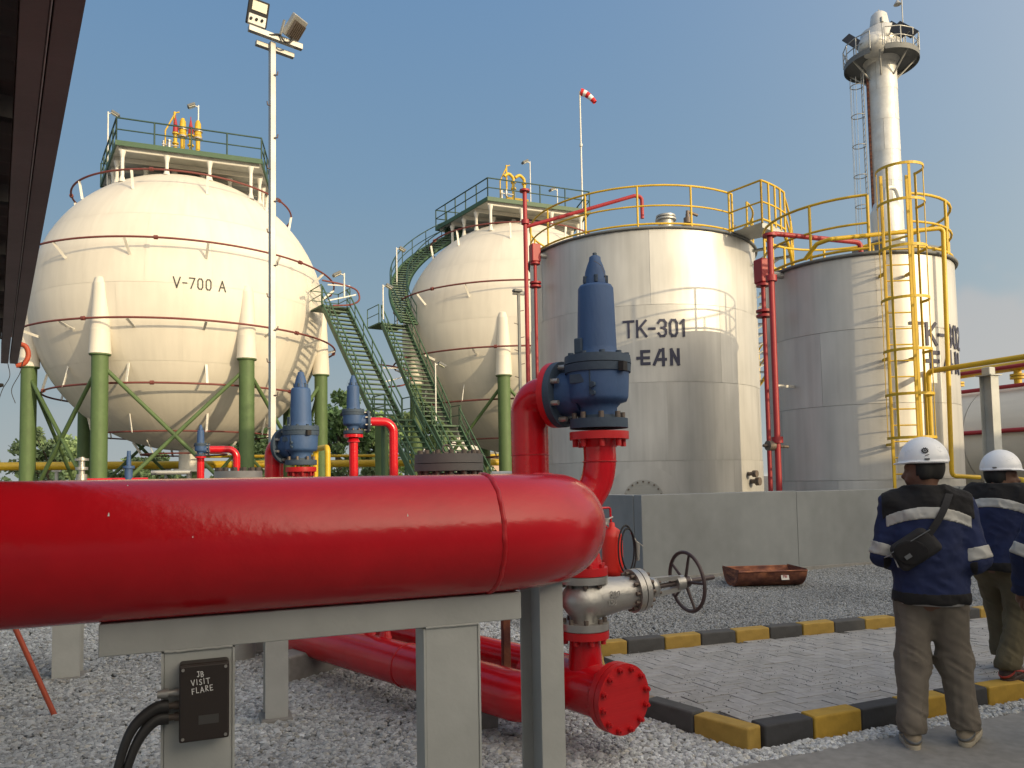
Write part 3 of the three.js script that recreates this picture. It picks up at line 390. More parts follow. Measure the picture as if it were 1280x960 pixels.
// ---------------------------------------------------------------- the two silver tanks
function makeTank(label, cx, cz, R, H, courses, plates, seed) {
  const t = thing('storage_tank', label, 'tank', [cx, 0, cz]), Q = rng(seed);
  part('tank_core', cyl(R - 0.02, R - 0.02, H - 0.02, 0, 0, 0, 72), M.tankCore, t);
  for (let c = 0; c < courses; c++) for (let i = 0; i < plates; i++) { const da = 2 * Math.PI / plates, a0 = i * da + c * da * 0.45 + 0.2, y0 = H * c / courses, y1 = H * (c + 1) / courses, rr = R + (Q() - 0.5) * 0.006 - c * 0.002, off = Q() * 7, e = 0.0016 / R;
    const n = Math.max(8, Math.round(48 / plates)), g = patch((u, v) => { const a = lerp(a0 + e, a0 + da - e, u), w = 0.004 * (noise3(a * R * 1.3 + off, v * 2.2, seed) - 0.5); return V((rr + w) * Math.sin(a), lerp(y0 + 0.004, y1 - 0.004, v), (rr + w) * Math.cos(a)); }, n, 6, [da * R, y1 - y0]), uv = g.attributes.uv; for (let k = 0; k < uv.count; k++) uv.setXY(k, uv.getX(k) + off, uv.getY(k) + off * 0.7); part('shell_plate', g, M.tank[Math.floor(Q() * 4)], t); }
  part('roof', lathe([[R + 0.015, H], [R * 0.5, H + R * 0.07], [0.001, H + R * 0.11]], 72), M.tank[1], t);
  part('curb_ring', new THREE.TorusGeometry(R + 0.03, 0.035, 8, 96).rotateX(Math.PI / 2).translate(0, H - 0.01, 0), M.steelDark, t);
  part('base_ring', cyl(R + 0.1, R + 0.1, 0.04, 0, 0, 0, 72), M.steelDark, t);
  return t;
}
function tankRail(t, R, H, a0, a1, n, h, r = 0.028) { const pts = arcPts(0, H, 0, R, a0, a1, n * 4), posts = pts.filter((_, i) => i % 4 === 0); railing(t, pts, h, M.yellow, { r, posts, kick: true, mid: 0.52 }); }
const TA = makeTank('larger silver tank lettered TK-301 with a yellow railing on its roof', 12.08, -19.4, 3.28, 7.94, 4, 6, 3);
{
  const R = 3.28, H = 7.94, d = (k) => k * D2R;
  tankRail(TA, R - 0.03, H, d(32), d(377), 14, 1.1);
  part('lettering', wrapCylinder(lettering('TK-301', 0.40, 0.06, 0.008, 0.17), 0, 0, R + 0.008, d(-26.0), 5.34), M.lettering, TA);
  part('lettering', wrapCylinder(lettering('eaN', 0.37, 0.075, 0.008, 0.34), 0, 0, R + 0.008, d(-24.8), 4.60), M.lettering, TA);
  // landing and the stair winding down its right side
  part('landing', patch((u, v) => V((R + 1.0 * v) * Math.sin(d(14 + 17 * u)), H + 0.02, (R + 1.0 * v) * Math.cos(d(14 + 17 * u))), 10, 2), M.steelGrey, TA); part('landing_skirt', patch((u, v) => V((R + 1.0) * Math.sin(d(14 + 17 * u)), H + 0.02 - 0.14 * v, (R + 1.0) * Math.cos(d(14 + 17 * u))), 10, 1), M.steelGrey, TA);
  railing(TA, arcPts(0, H, 0, R + 1.0, d(14), d(31), 4), 1.1, M.yellow, { r: 0.028, kick: true }); railing(TA, [V(R * Math.sin(d(14)), H, R * Math.cos(d(14))), V((R + 1) * Math.sin(d(14)), H, (R + 1) * Math.cos(d(14)))], 1.1, M.yellow, { r: 0.028, kick: true });
  const N = 28, at = (k, r) => V(r * Math.sin(d(31 + 118 * k)), H - 0.1 - 6.8 * k, r * Math.cos(d(31 + 118 * k)));
  for (let i = 0; i < N; i++) { const k = (i + 0.5) / N, w = 118 / N * 0.62, a = 31 + 118 * k; const g = patch((u, v) => V((R + 0.06 + 0.94 * v) * Math.sin(d(a - w / 2 + w * u)), H - 0.12 - 6.8 * k, (R + 0.06 + 0.94 * v) * Math.cos(d(a - w / 2 + w * u))), 2, 1), g2 = g.clone().translate(0, -0.04, 0); part('tread', [g, g2, flat(at(k, R + 0.02).add(V(0, -0.45, 0)), at(k, R + 0.7).add(V(0, -0.06, 0)), 0.04, 0.03)], M.steelGrey, TA); }
  const line = (r, y) => Array.from({ length: 41 }, (_, i) => at(i / 40, r).add(V(0, y, 0))); part('stair_stringer', sweep(line(R + 1.0, 0), 0.05, 8), M.yellow, TA); part('stair_rail', sweep(line(R + 1.0, 1.1), 0.028, 8), M.yellow, TA); part('stair_rail', sweep(line(R + 1.0, 0.58), 0.024, 8), M.yellow, TA); for (let i = 1; i <= 14; i++) part('rail_post', bar(at(i / 14, R + 1), at(i / 14, R + 1).add(V(0, 1.1, 0)), 0.026), M.yellow, TA);
  // roof fittings, manhole low on the shell
  const rf = part('roof_hatch', merge([cyl(0.22, 0.22, 0.85, 0.35, H + 0.2, 0.9), cyl(0.3, 0.3, 0.05, 0.35, H + 1.03, 0.9), cyl(0.28, 0.28, 0.05, 0.35, H + 1.12, 0.9)]), M.galv, TA); part('roof_vent', merge([cyl(0.06, 0.06, 1.1, 1.25, H + 0.3, 0.7, 12), cyl(0.12, 0.12, 0.16, 1.25, H + 1.12, 0.7, 12), cyl(0.05, 0.05, 0.2, 1.25, H + 1.3, 0.7, 10), bar([1.25, H + 1.48, .7], [1.6, H + 1.4, .7], 0.045), cyl(0.4, 0.4, 0.1, 1.25, H + 0.86, 0.7)]), M.boltDark, TA); part('roof_pipe', sweep(smooth([[1.9, H + .2, 1.6], [2.0, H + .7, 1.6], [2.3, H + .9, 1.55]], 10), 0.02, 6), M.boltDark, TA);
  const mh = part('manhole', merge([cyl(0.42, 0.42, 0.18, 0, 0, 0, 36), cyl(0.5, 0.5, 0.05, 0, 0.14, 0, 36)]).rotateX(Math.PI / 2).rotateY(d(-33)).translate((R + 0.02) * Math.sin(d(-33)), 1.02, (R + 0.02) * Math.cos(d(-33))), M.galv, TA); part('bolt', merge(boltRing(0.45, 0.21, 20, 0.025, 0.05)).rotateX(Math.PI / 2).rotateY(d(-33)).translate((R + 0.02) * Math.sin(d(-33)), 1.02, (R + 0.02) * Math.cos(d(-33))), M.boltDark, mh);
  part('reinforcing_plate', patch((u, v) => { const a = (u - .5) * 1.9 / R + d(-33); return V((R + 0.014) * Math.sin(a), lerp(0.1, 1.02 + 0.85 * Math.sqrt(Math.max(0, 1 - (2 * u - 1) ** 2)), v), (R + 0.014) * Math.cos(a)); }, 24, 3), M.tank[2], TA);
  const nz = (a, y, r, len) => part('nozzle', merge([cyl(r, r, len, 0, 0, 0, 20), cyl(r * 1.8, r * 1.8, 0.05, 0, len - 0.02, 0, 20), cyl(r * 1.8, r * 1.8, 0.05, 0, len + 0.04, 0, 20)]).rotateX(Math.PI / 2).rotateY(d(a)).translate(R * Math.sin(d(a)), y, R * Math.cos(d(a))), M.boltDark, TA); nz(22, 1.62, 0.05, 0.16); nz(24.5, 1.42, 0.06, 0.16);
}
const TB = makeTank('smaller nearer silver tank with the caged yellow ladder, half hidden letters TK-3', 12.97, -12.26, 1.86, 5.78, 4, 5, 8);
{
  const R = 1.86, H = 5.78, d = (k) => k * D2R;
  tankRail(TB, R - 0.03, H, d(-14), d(322), 10, 1.14);
  part('lettering', wrapCylinder(lettering('TK-302', 0.40, 0.06, 0.008, 0.17), 0, 0, R + 0.008, d(8.5), 4.2), M.lettering, TB);
  part('lettering', wrapCylinder(lettering('eaN', 0.37, 0.075, 0.008, 0.42), 0, 0, R + 0.008, d(10), 3.69), M.lettering, TB);
}
{ // caged ladder, standing off the front of the smaller tank
  const R = 1.86, a = -26 * D2R, t = thing('caged_ladder', 'yellow caged ladder up the front of the smaller silver tank', 'ladder', [12.97 + (R + 0.24) * Math.sin(a), 0, -12.26 + (R + 0.24) * Math.cos(a)], a), top = 7.15;
  for (const x of [-0.24, 0.24]) { part('side_rail', box(x > 0 ? .075 : .05, top, 0.035, x, top / 2, 0), M.yellow, t); for (const y of [2.1, 3.7, 5.3]) part('stand_off', box(0.05, 0.05, 0.22, x, y, -0.13), M.yellow, t); }
  for (let i = 0; i < 19; i++) part('rung', bar([-0.24, 0.35 + i * 0.3, 0], [0.24, 0.35 + i * 0.3, 0], 0.014), M.yellow, t);
  const hoop = (y) => { const p = []; for (let i = 0; i <= 24; i++) { const b = lerp(-120, 120, i / 24) * D2R; p.push(V(0.4 * Math.sin(b), y, 0.24 + 0.4 * Math.cos(b))); } return p; };
  for (const y of [2.2, 2.98, 3.78, 4.72, 5.66, 6.5, 7.15]) { const l = hoop(y), g = []; for (let i = 0; i + 1 < l.length; i++) g.push(flat(l[i], l[i + 1].clone().add(l[i + 1].clone().sub(l[i]).multiplyScalar(0.08)), 0.014, 0.055)); g.forEach((q) => q); part('cage_hoop', merge(l.slice(0, -1).map((p, i) => { const q = l[i + 1], L = p.distanceTo(q); return box(L * 1.06, 0.05, 0.012, 0, 0, 0, Math.atan2(-(q.z - p.z), q.x - p.x)).translate((p.x + q.x) / 2, y, (p.z + q.z) / 2); })), M.yellow, t); }
  for (const b of [-115, -55, 0, 55, 115]) part('cage_bar', box(0.045, 4.95, 0.012, 0, 0, 0, b * D2R).translate(0.388 * Math.sin(b * D2R), 4.675, 0.24 + 0.388 * Math.cos(b * D2R)), M.yellow, t);
}
{ // yellow pipe across the roof edge of the smaller tank and down its right side
  const t = one('yellow_pipe', pipe([[11.0, 5.8, -11.6], [11.02, 6.02, -11.3], [11.12, 6.05, -11.05], [13.13, 6.23, -10.25], [13.07, 1.5, -10.28], [13.6, 1.46, -10.12]], 0.042, 0.09, 12), M.yellowPipe, 'yellow pipe crossing the ladder top and running down the right side of the smaller tank', 'pipe');
  one('yellow_pipe', pipe([[12.7, 1.3, -10.38], [12.7, 3.47, -10.38], [12.78, 3.47, -5.5]], 0.05, 0.1, 12), M.yellowPipe, 'yellow pipe passing over the grey post right of the smaller tank', 'pipe');
  one('yellow_pipe', pipe([[11.62, 0, -7.9], [11.62, 1.42, -7.9], [11.75, 1.5, -8.6]], 0.045, 0.1, 12), M.yellowPipe, 'short yellow bent pipe just right of the second white helmet', 'pipe');
  const p = thing('pipe_post', 'grey steel post carrying a yellow pipe right of the smaller tank', 'post', [13.27, 0, -9.6]); part('web', box(0.012, 3.3, 0.2, 0, 1.65, 0), M.steelGrey, p); for (const z of [-0.106, 0.106]) part('flange', box(0.2, 3.3, 0.012, 0, 1.65, z), M.steelGrey, p); part('cap_plate', box(0.3, 0.02, 0.3, 0, 3.31, 0), M.steelGrey, p); part('bracket', rbox(0.16, 0.14, 0.16, 0.02, 0, 3.39, 0), M.steelGrey, p);
}
// red foam pipes with their chambers
{
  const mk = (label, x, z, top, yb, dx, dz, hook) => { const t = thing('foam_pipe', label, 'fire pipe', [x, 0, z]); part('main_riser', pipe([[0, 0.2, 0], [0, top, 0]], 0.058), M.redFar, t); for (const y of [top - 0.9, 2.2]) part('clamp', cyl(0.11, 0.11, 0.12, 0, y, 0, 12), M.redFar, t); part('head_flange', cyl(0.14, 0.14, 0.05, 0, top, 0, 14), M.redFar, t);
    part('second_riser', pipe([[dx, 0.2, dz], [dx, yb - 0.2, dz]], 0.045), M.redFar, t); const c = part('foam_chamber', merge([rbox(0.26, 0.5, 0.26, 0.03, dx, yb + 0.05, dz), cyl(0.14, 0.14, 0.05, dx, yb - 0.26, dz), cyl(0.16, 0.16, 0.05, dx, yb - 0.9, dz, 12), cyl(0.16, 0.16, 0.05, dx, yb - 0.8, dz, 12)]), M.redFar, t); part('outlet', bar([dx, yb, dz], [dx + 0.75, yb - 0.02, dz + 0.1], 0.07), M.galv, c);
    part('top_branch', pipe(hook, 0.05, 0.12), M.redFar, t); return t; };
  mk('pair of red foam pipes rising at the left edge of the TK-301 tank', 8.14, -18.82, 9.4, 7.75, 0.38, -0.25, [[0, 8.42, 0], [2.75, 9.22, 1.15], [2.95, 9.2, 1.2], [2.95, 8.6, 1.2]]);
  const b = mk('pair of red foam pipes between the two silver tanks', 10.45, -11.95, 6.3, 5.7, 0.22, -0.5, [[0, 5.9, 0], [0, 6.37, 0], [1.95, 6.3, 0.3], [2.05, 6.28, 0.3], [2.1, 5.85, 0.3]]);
  part('hand_valve', merge([cyl(0.1, 0.1, 0.14, 0, 0, 0, 14).rotateZ(-Math.PI / 2).translate(-0.2, 2.15, -0.05), bar([-0.3, 2.15, -0.05], [0.35, 2.13, -0.1], 0.03)]), M.boltDark, b); part('bracket', box(0.5, 0.05, 0.04, 0.4, 3.35, -0.2), M.galv, b);
}
// ---------------------------------------------------------------- the tall clad column with its top platform
{
  const t = thing('clad_column', 'tall slim silver column with a round top platform behind the smaller tank', 'tower', [42.15, 0, -36.85]), R = 0.92, d = (k) => k * D2R;
  part('column_core', cyl(R - 0.02, R - 0.02, 29, 0, 0, 0, 40), M.tankCore, t);
  for (let i = 0; i < 14; i++) for (let j = 0; j < 3; j++) part('cladding_sheet', patch((u, v) => { const a = d(j * 120 + i * 50 + 0.4 + 119 * u); return V((R + 0.012 * (1 - v)) * Math.sin(a), i * 2.07 + 0.01 + 2.07 * v, (R + 0.012 * (1 - v)) * Math.cos(a)); }, 14, 1, [2, 2]), M.clad, t);
  const PY = 29.1, PR = 2.3;
  for (const [a, b] of [[-42, 130], [130.5, 296]]) { part('platform', merge([patch((u, v) => V(lerp(R + .1, PR, v) * Math.sin(d(lerp(a, b, u))), PY, lerp(R + .1, PR, v) * Math.cos(d(lerp(a, b, u)))), 30, 1), patch((u, v) => V(PR * Math.sin(d(lerp(a, b, u))), PY + 0.06 - 0.36 * v, PR * Math.cos(d(lerp(a, b, u)))), 30, 1)]), M.steelDark, t); railing(t, arcPts(0, PY, 0, PR, d(a), d(b), 7), 1.15, M.galv, { r: 0.036 }); }
  for (const a of [-50, 0, 50, 95, 140, 200, 260]) part('gusset', flat([R * Math.sin(d(a)), PY - 1.3, R * Math.cos(d(a))], [2.1 * Math.sin(d(a)), PY - 0.15, 2.1 * Math.cos(d(a))], 0.08, 0.08), M.galv, t);
  part('head', lathe([[R, 28.8], [1.25, 29.3], [1.3, 29.9], [1.05, 30.3], [1.25, 30.35], [1.2, 31.1], [0.62, 31.45], [0.6, 31.6]], 40), M.clad, t); part('cap', lathe([[0.62, 31.5], [0.5, 32.3], [0.3, 32.5], [0.001, 32.55]], 28), M.clad, t); part('drum', merge([new THREE.SphereGeometry(0.95, 28, 18).scale(1, 0.8, 1).translate(-1.25, 29.7, 0.55)]), M.clad, t);
  for (const [x, z, ry] of [[-1.75, -0.55, 0], [-0.25, 1.55, 0], [0.3, 1.75, 0]]) { const p = part('solar_panel', box(0.55, 1.9, 0.04).rotateX(-0.45).rotateZ(0.62).rotateY(-0.85).translate(x, PY + 1.35, z), M.solar, t); part('panel_frame', box(0.59, 1.94, 0.02).rotateX(-0.45).rotateZ(0.62).rotateY(-0.85).translate(x + 0.02, PY + 1.32, z - 0.02), M.steelDark, p); part('panel_post', bar([x, PY, z - .05], [x, PY + 1.3, z - .05], 0.035), M.galv, p); }
  part('mast', merge([bar([1.1, PY, 0.9], [1.1, 33.2, 0.9], 0.035), bar([1.1, 33.2, .9], [0.75, 33.1, .9], 0.03), cyl(0.25, 0.05, 0.3, 0.7, 32.7, 0.9, 12)]), M.galv, t); part('beacon', merge([cyl(0.12, 0.12, 0.3, -1.6, PY + 1.5, 1.6, 12), bar([-1.6, PY, 1.6], [-1.6, PY + 1.6, 1.6], 0.03), cyl(0.1, 0.02, .25, 0.0, 32.5, 0, 10)]), M.galv, t);
  const L = part('ladder', merge([box(0.07, 24, 0.05, -0.28, 16.6, 0), box(0.07, 24, 0.05, 0.28, 16.6, 0), ...Array.from({ length: 60 }, (_, i) => bar([-0.28, 5 + i * 0.4, 0], [0.28, 5 + i * 0.4, 0], 0.018, 6))]), M.galv, t, [(R + 0.3) * Math.sin(d(-124)), 0, (R + 0.3) * Math.cos(d(-124))], [0, d(-124), 0]);
  for (let i = 0; i < 11; i++) part('cage_hoop', new THREE.TorusGeometry(0.42, 0.03, 6, 24).rotateX(Math.PI / 2).translate(0, 7 + i * 2.06, 0.36), M.galv, L); for (const a of [-70, -20, 20, 70]) part('cage_bar', box(0.05, 21, 0.02, 0.42 * Math.sin(d(a)), 17.6, 0.36 + 0.42 * Math.cos(d(a))), M.galv, L);
  part('conduit', box(0.16, 28, 0.1, 0, 14, R + 0.06, 0).rotateY(d(-112)), M.rust, t);
}
{ // rounded silver vessel with its dark stand, seen between the railings of the smaller tank
  const t = thing('small_vessel', 'small rounded silver vessel on a dark stand at the foot of the tall column', 'vessel', [33.9, 0, -29.4]); part('stand', merge([box(0.2, 12.6, 0.2, -.7, 6.3, 0), box(0.2, 12.6, 0.2, .9, 6.3, 0)]), M.steelDark, t); part('platform', rbox(4.4, 0.8, 2.0, 0.06, 0.3, 13.1, 0), M.steelDark, t); part('body', lathe([[0.001, 13.6], [0.5, 13.62], [0.75, 13.9], [0.78, 15.3], [0.6, 15.8], [0.001, 16.0]], 28), M.clad, t, [-0.4, 0, 0]); part('nozzle', sweep(smooth([[-.4, 15.9, 0], [-.3, 16.6, 0], [.3, 16.7, 0], [.5, 16.1, .1]], 16), 0.12, 10), M.clad, t);
}
// ---------------------------------------------------------------- horizontal vessel on the right
{
  const t = thing('bullet_tank', 'white horizontal gas vessel with red pipes at the right edge', 'tank', [26.4, 0, -14]), R = 1.75, Y = 2.75;
  for (let i = 0; i < 6; i++) part('shell_plate', scaleUV(new THREE.CylinderGeometry(R, R, 2.98, 48, 1, true), 11, 3).rotateX(Math.PI / 2).translate(0, Y, -9.4 + i * 3), M.sphere[i % 4], t);
  part('end_cap', new THREE.SphereGeometry(R, 40, 20, 0, Math.PI * 2, 0, Math.PI / 2).scale(1, 0.55, 1).rotateX(-Math.PI / 2).translate(0, Y, -10.9), M.sphere[1], t); part('end_cap', new THREE.SphereGeometry(R, 40, 20, 0, Math.PI * 2, 0, Math.PI / 2).scale(1, 0.55, 1).rotateX(Math.PI / 2).translate(0, Y, 7.1), M.sphere[1], t);
  for (const z of [-8, 4]) part('saddle', box(2.9, 2.0, 0.4, 0, 1.0, z), M.concrete, t);
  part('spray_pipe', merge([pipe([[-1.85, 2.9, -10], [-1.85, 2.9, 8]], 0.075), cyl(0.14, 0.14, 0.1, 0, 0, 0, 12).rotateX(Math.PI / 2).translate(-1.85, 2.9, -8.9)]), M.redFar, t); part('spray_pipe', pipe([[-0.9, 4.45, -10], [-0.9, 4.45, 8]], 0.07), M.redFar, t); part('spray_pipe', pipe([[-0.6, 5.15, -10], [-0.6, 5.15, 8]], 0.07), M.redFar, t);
  part('yellow_header', pipe([[-0.2, 5.2, -6.6], [-0.2, 5.2, 8]], 0.17), M.yellowPipe, t); part('yellow_header', pipe([[-0.4, 6.1, -12], [-0.4, 6.1, -7.2], [-0.4, 5.25, -7.0]], 0.1, 0.2), M.yellowPipe, t); for (const z of [-6.2, -3.9, -2.0, 0.5]) part('nozzle', merge([cyl(0.12, 0.12, 0.9, -0.2, 4.4, z, 14), cyl(0.24, 0.24, 0.07, -0.2, 4.75, z, 14), cyl(0.24, 0.24, 0.07, -0.2, 4.85, z, 14)]), M.yellow, t);
  part('vent_pipe', pipe([[-0.6, 4.5, -2.9], [-0.6, 5.9, -2.9], [-0.6, 6.3, -1.9], [-0.6, 6.3, -0.5]], 0.12, 0.3), M.galv, t); part('cable', sweep(smooth([[-1.4, 3.9, -9.9], [-1.3, 5.2, -9.6], [-1.2, 6.0, -10.4], [-1.2, 6.2, -11.2]], 20), 0.03, 6), M.black, t); part('hand_rail', merge([bar([-1.5, 4.0, -9.8], [-0.7, 5.0, -8.2], 0.04)]), M.white, t);
}
// ---------------------------------------------------------------- lamp pole, windsock
{
  const t = thing('floodlight_pole', 'tall square galvanised floodlight pole in front of the V-700 A sphere', 'lamp pole', [1.245, 0, -15.04]); part('pole', rbox(0.108, 10.1, 0.108, 0.01, 0, 5.05, 0).rotateY(0.35), M.galv, t); part('cross_bar', rbox(1.05, 0.11, 0.1, 0.01).rotateZ(-0.04).rotateY(0.25).translate(0.06, 10.16, 0.09), M.galv, t); part('cross_bar', rbox(0.75, 0.09, 0.1, 0.01).rotateZ(-0.04).rotateY(0.25).translate(0.06, 10.03, -0.1), M.galv, t);
  for (let i = 0; i < 13; i++) part('step_hook', merge([bar([0.03 * (i % 2 ? -1 : 1), 2.0 + i * 0.62, 0.06], [0.09 * (i % 2 ? -1 : 1), 2.0 + i * 0.62, 0.07], 0.012, 6), bar([0.09 * (i % 2 ? -1 : 1), 2.0 + i * 0.62, 0.07], [0.1 * (i % 2 ? -1 : 1), 2.07 + i * 0.62, 0.07], 0.012, 6)]), M.darkIron, t);
  part('cable', sweep(smooth([[-0.2, 10.28, 0.12], [-0.08, 10.16, 0.16], [0.12, 10.2, 0.16], [0.22, 10.08, 0.16], [0.34, 10.12, 0.14], [0.36, 10.3, 0.1]], 24), 0.018, 6), M.black, t);
  const f = thing('floodlight', 'floodlight at the left end of the tall pole, its glass facing the camera', 'floodlight', [0.93, 10.27, -14.93], 0.12); part('housing', rbox(0.38, 0.46, 0.12, 0.02, 0, 0.27, 0).rotateZ(-0.1), M.blackMatte, f, [0, 0, 0], [0.25, 0, 0]); part('lens', box(0.27, 0.17, 0.01, 0.015, 0.37, 0.066).rotateZ(-0.1), M.lampGlass, f, [0, 0, 0], [0.25, 0, 0]); part('gear_box', rbox(0.33, 0.19, 0.1, 0.015, 0, 0.12, 0.03).rotateZ(-0.1), M.galv, f, [0, 0, 0], [0.25, 0, 0]); for (let i = 0; i < 3; i++) part('knob', cyl(0.025, 0.025, 0.03, 0, 0, 0, 10).rotateX(Math.PI / 2).translate(-0.1 + i * 0.1, 0.13, 0.08), M.blackMatte, f, [0, 0, 0], [0.25, 0, 0]);
  const g = thing('floodlight', 'floodlight at the right end of the tall pole, turned away to the right', 'floodlight', [1.53, 10.2, -15.0], -2.4); part('housing', rbox(0.36, 0.44, 0.1, 0.02, 0, 0.26, 0), M.galv, g, [0, 0, 0], [-0.75, 0, 0]); part('cooling_fins', merge(Array.from({ length: 7 }, (_, i) => box(0.012, 0.3, 0.06, -0.13 + i * 0.043, 0.24, -0.08))), M.boltDark, g, [0, 0, 0], [-0.75, 0, 0]); part('bracket', merge([flat([-0.2, 0, 0], [-0.2, 0.26, -0.1], 0.03, 0.04), flat([0.2, 0, 0], [0.2, 0.26, -0.1], 0.03, 0.04)]), M.galv, g);
}
{
  const t = thing('windsock', 'red and white windsock on a thin tall pole behind the far sphere', 'windsock', [32.75, 0, -62.25]); part('pole', cyl(0.11, 0.07, 37.8, 0, 0, 0, 10), M.white, t); part('pole_joint', cyl(0.14, 0.14, 0.25, 0, 32.5, 0, 10), M.white, t);
  for (let i = 0; i < 5; i++) part('sock_band', sweep(smooth([0, 0.34, 0.68, 1].map((k) => { const s = (i + k) / 5; return [0.1 + 1.2 * s, 37.75 - 0.75 * s * s - 0.3 * s, 0.55 * s]; }), 6), (k) => lerp(0.34, 0.2, (i + k) / 5), 18, false, false), i % 2 ? M.sockWhite : M.sockRed, t);
}
// ---------------------------------------------------------------- yellow pipelines in the background
{
  const mk = (label, z, y, r, x0, x1) => { const t = thing('pipeline', label, 'pipeline'); part('pipe', pipe([[x0, y, z], [x1, y, z]], r), M.yellowPipe, t); for (let x = x0 + 2; x < x1; x += 6) part('support', merge([cyl(0.1, 0.1, y - r, x, 0, z, 10), box(0.5, 0.1, 0.3, x, y - r - 0.05, z)]), M.steelGrey, t); };
  mk('thick yellow pipeline running behind the legs of both spheres', -53, 2.9, 0.25, -34, 30); mk('thin yellow pipeline above the thick one behind the spheres', -53.6, 3.45, 0.1, 0, 30);
  one('yellow_pipe', pipe([[2.3, 0, -15.25], [2.3, 2.28, -15.25], [2.2, 2.28, -16.2], [2.2, 0, -16.4]], 0.055, 0.12), M.yellowPipe, 'yellow bent pipe left of the small blue valve on the tall red pipe', 'pipe');
  one('white_pipe', pipe([[9, 1.75, -24], [14, 1.75, -23]], 0.12), M.white, 'white pipe low behind the large red elbow', 'pipe');
}
// ---------------------------------------------------------------- the big red header pipe and its rack
{
  const t = thing('header_pipe', 'big glossy red pipe crossing the foreground and turning away in an elbow', 'pipe'), y = 1.38, z = -2.63, R = 0.213, X = 0.95, Rc = 0.44;
  part('straight_pipe', sweep([[-6, y, z], [-3, y, z], [X, y, z]], R, 64), M.red, t);
  const el = []; for (let i = 0; i <= 24; i++) { const a = Math.PI / 2 * i / 24; el.push(V(X + Rc * Math.sin(a), y, z - Rc + Rc * Math.cos(a))); } part('elbow', sweep(el, R, 64), M.red, t);
  part('run_pipe', sweep([[X + Rc, y, z - Rc], [X + Rc, y, -8]], R, 48), M.red, t);
  const bead = (pos, ry, seed) => { const g = new THREE.TorusGeometry(R - 0.001, 0.0075, 8, 160), p = g.attributes.position; for (let i = 0; i < p.count; i++) { const q = 1 + 0.022 * (noise3(p.getX(i) * 70, p.getY(i) * 70, seed) - 0.5); p.setXYZ(i, p.getX(i) * q, p.getY(i) * q, p.getZ(i) * 1.3 + 0.006 * (noise3(p.getX(i) * 25, p.getY(i) * 25, seed + 5) - 0.5)); } g.computeVertexNormals(); part('weld_bead', g.rotateY(ry), M.weld, t, pos); };
  for (const [cx, ca, w, h] of [[-0.24, 0.56, 0.004, 0.012], [-0.2, 1.15, 0.003, 0.008], [-0.02, 0.2, 0.003, 0.004], [0.62, 0.4, 0.003, 0.009]]) part('paint_chip', patch((u, v) => { const a = ca + (v - .5) * h / R; return V(cx + (u - .5) * w * (1.3 - v), y + (R + 0.0006) * Math.sin(a), z + (R + 0.0006) * Math.cos(a)); }, 3, 3), M.stickerWhite, t);
  bead([X, y, z], Math.PI / 2, 3); bead([X + Rc, y, z - Rc - 0.01], 0, 9);
}
{
  const t = thing('pipe_rack', 'pale grey steel support rack under the big red pipe', 'pipe support'), z = -2.63, col = (x0, x1) => { const c = part('column', rbox(x1 - x0, 1.068, 0.1, 0.004, (x0 + x1) / 2, 0.534, z), M.steelGrey, t); part('flange_edge', box(0.007, 1.066, 0.106, x0 - 0.0035, 0.533, z), M.steelGrey, c); part('flange_edge', box(0.007, 1.066, 0.106, x1 + 0.0035, 0.533, z), M.steelGrey, c); part('base_plate', box(0.3, 0.016, 0.2, (x0 + x1) / 2, 0.02, z), M.steelGrey, c);
    const w = smooth(Array.from({ length: 30 }, (_, i) => [lerp(x0, x1, i / 29), 1.07 + 0.004 * (noise3(i * 1.3, x0, 4) - 0.5), z + 0.052]), 60); part('weld', sweep(w, 0.006, 6), M.steelGrey, t); };
  col(-0.10, 0.095); col(0.715, 0.905); part('beam', rbox(1.345, 0.096, 0.112, 0.004, 0.397, 1.12, z), M.steelGrey, t);
}
{
  const t = thing('support_column', 'grey H section column right of the rack, under the elbow of the red pipe', 'column', [1.29, 0, -2.9]);
  part('flange', box(0.1, 1.16, 0.009, 0, 0.58, 0.1), M.steelGrey, t); part('flange', box(0.1, 1.16, 0.009, 0, 0.58, -0.1), M.steelGrey, t); part('web', box(0.007, 1.16, 0.19, 0, 0.58, 0), M.steelGrey, t); part('top_plate', box(0.16, 0.01, 0.24, 0, 1.166, 0), M.steelGrey, t);
}
function hColumn(label, x, z, h, w, d) { const t = thing('support_column', label, 'column', [x, 0, z]); part('flange', box(w, h, 0.009, 0, h / 2, d / 2), M.steelGrey, t); part('flange', box(w, h, 0.009, 0, h / 2, -d / 2), M.steelGrey, t); part('web', box(0.007, h, d - 0.01, 0, h / 2, 0), M.steelGrey, t); part('footing', rbox(w + 0.06, 0.1, d + 0.06, 0.015, 0, -0.005, 0), M.concrete, t); return t; }
hColumn('grey H section column standing in the gravel between the junction box and the red ground pipe', 0.47, -5.42, 1.1, 0.145, 0.17);
hColumn('farther grey steel column left of the junction box, near the leaning orange rod', -1.0, -7.3, 1.1, 0.2, 0.2);
hColumn('small grey post beside the H section column, far back in the gravel', 0.52, -7.6, 0.9, 0.1, 0.1);
hColumn('small grey post standing on the concrete sleeper', 1.05, -6.95, 0.95, 0.09, 0.09);
one('brown_stake', [box(0.05, 1.0, 0.006, 0, 0.5, 0.02), box(0.006, 1.0, 0.05, -0.022, 0.5, -0.003)], M.rust, 'thin brown steel angle standing beside the red ground pipes', 'stake', [1.95, 0, -4.98]);
one('concrete_sleeper', rbox(1.25, 0.24, 0.24, 0.02, 0, 0.1, 0).rotateY(0.58), M.concrete, 'concrete sleeper lying under the far end of the red ground pipe', 'sleeper', [1.1, 0, -6.75]);
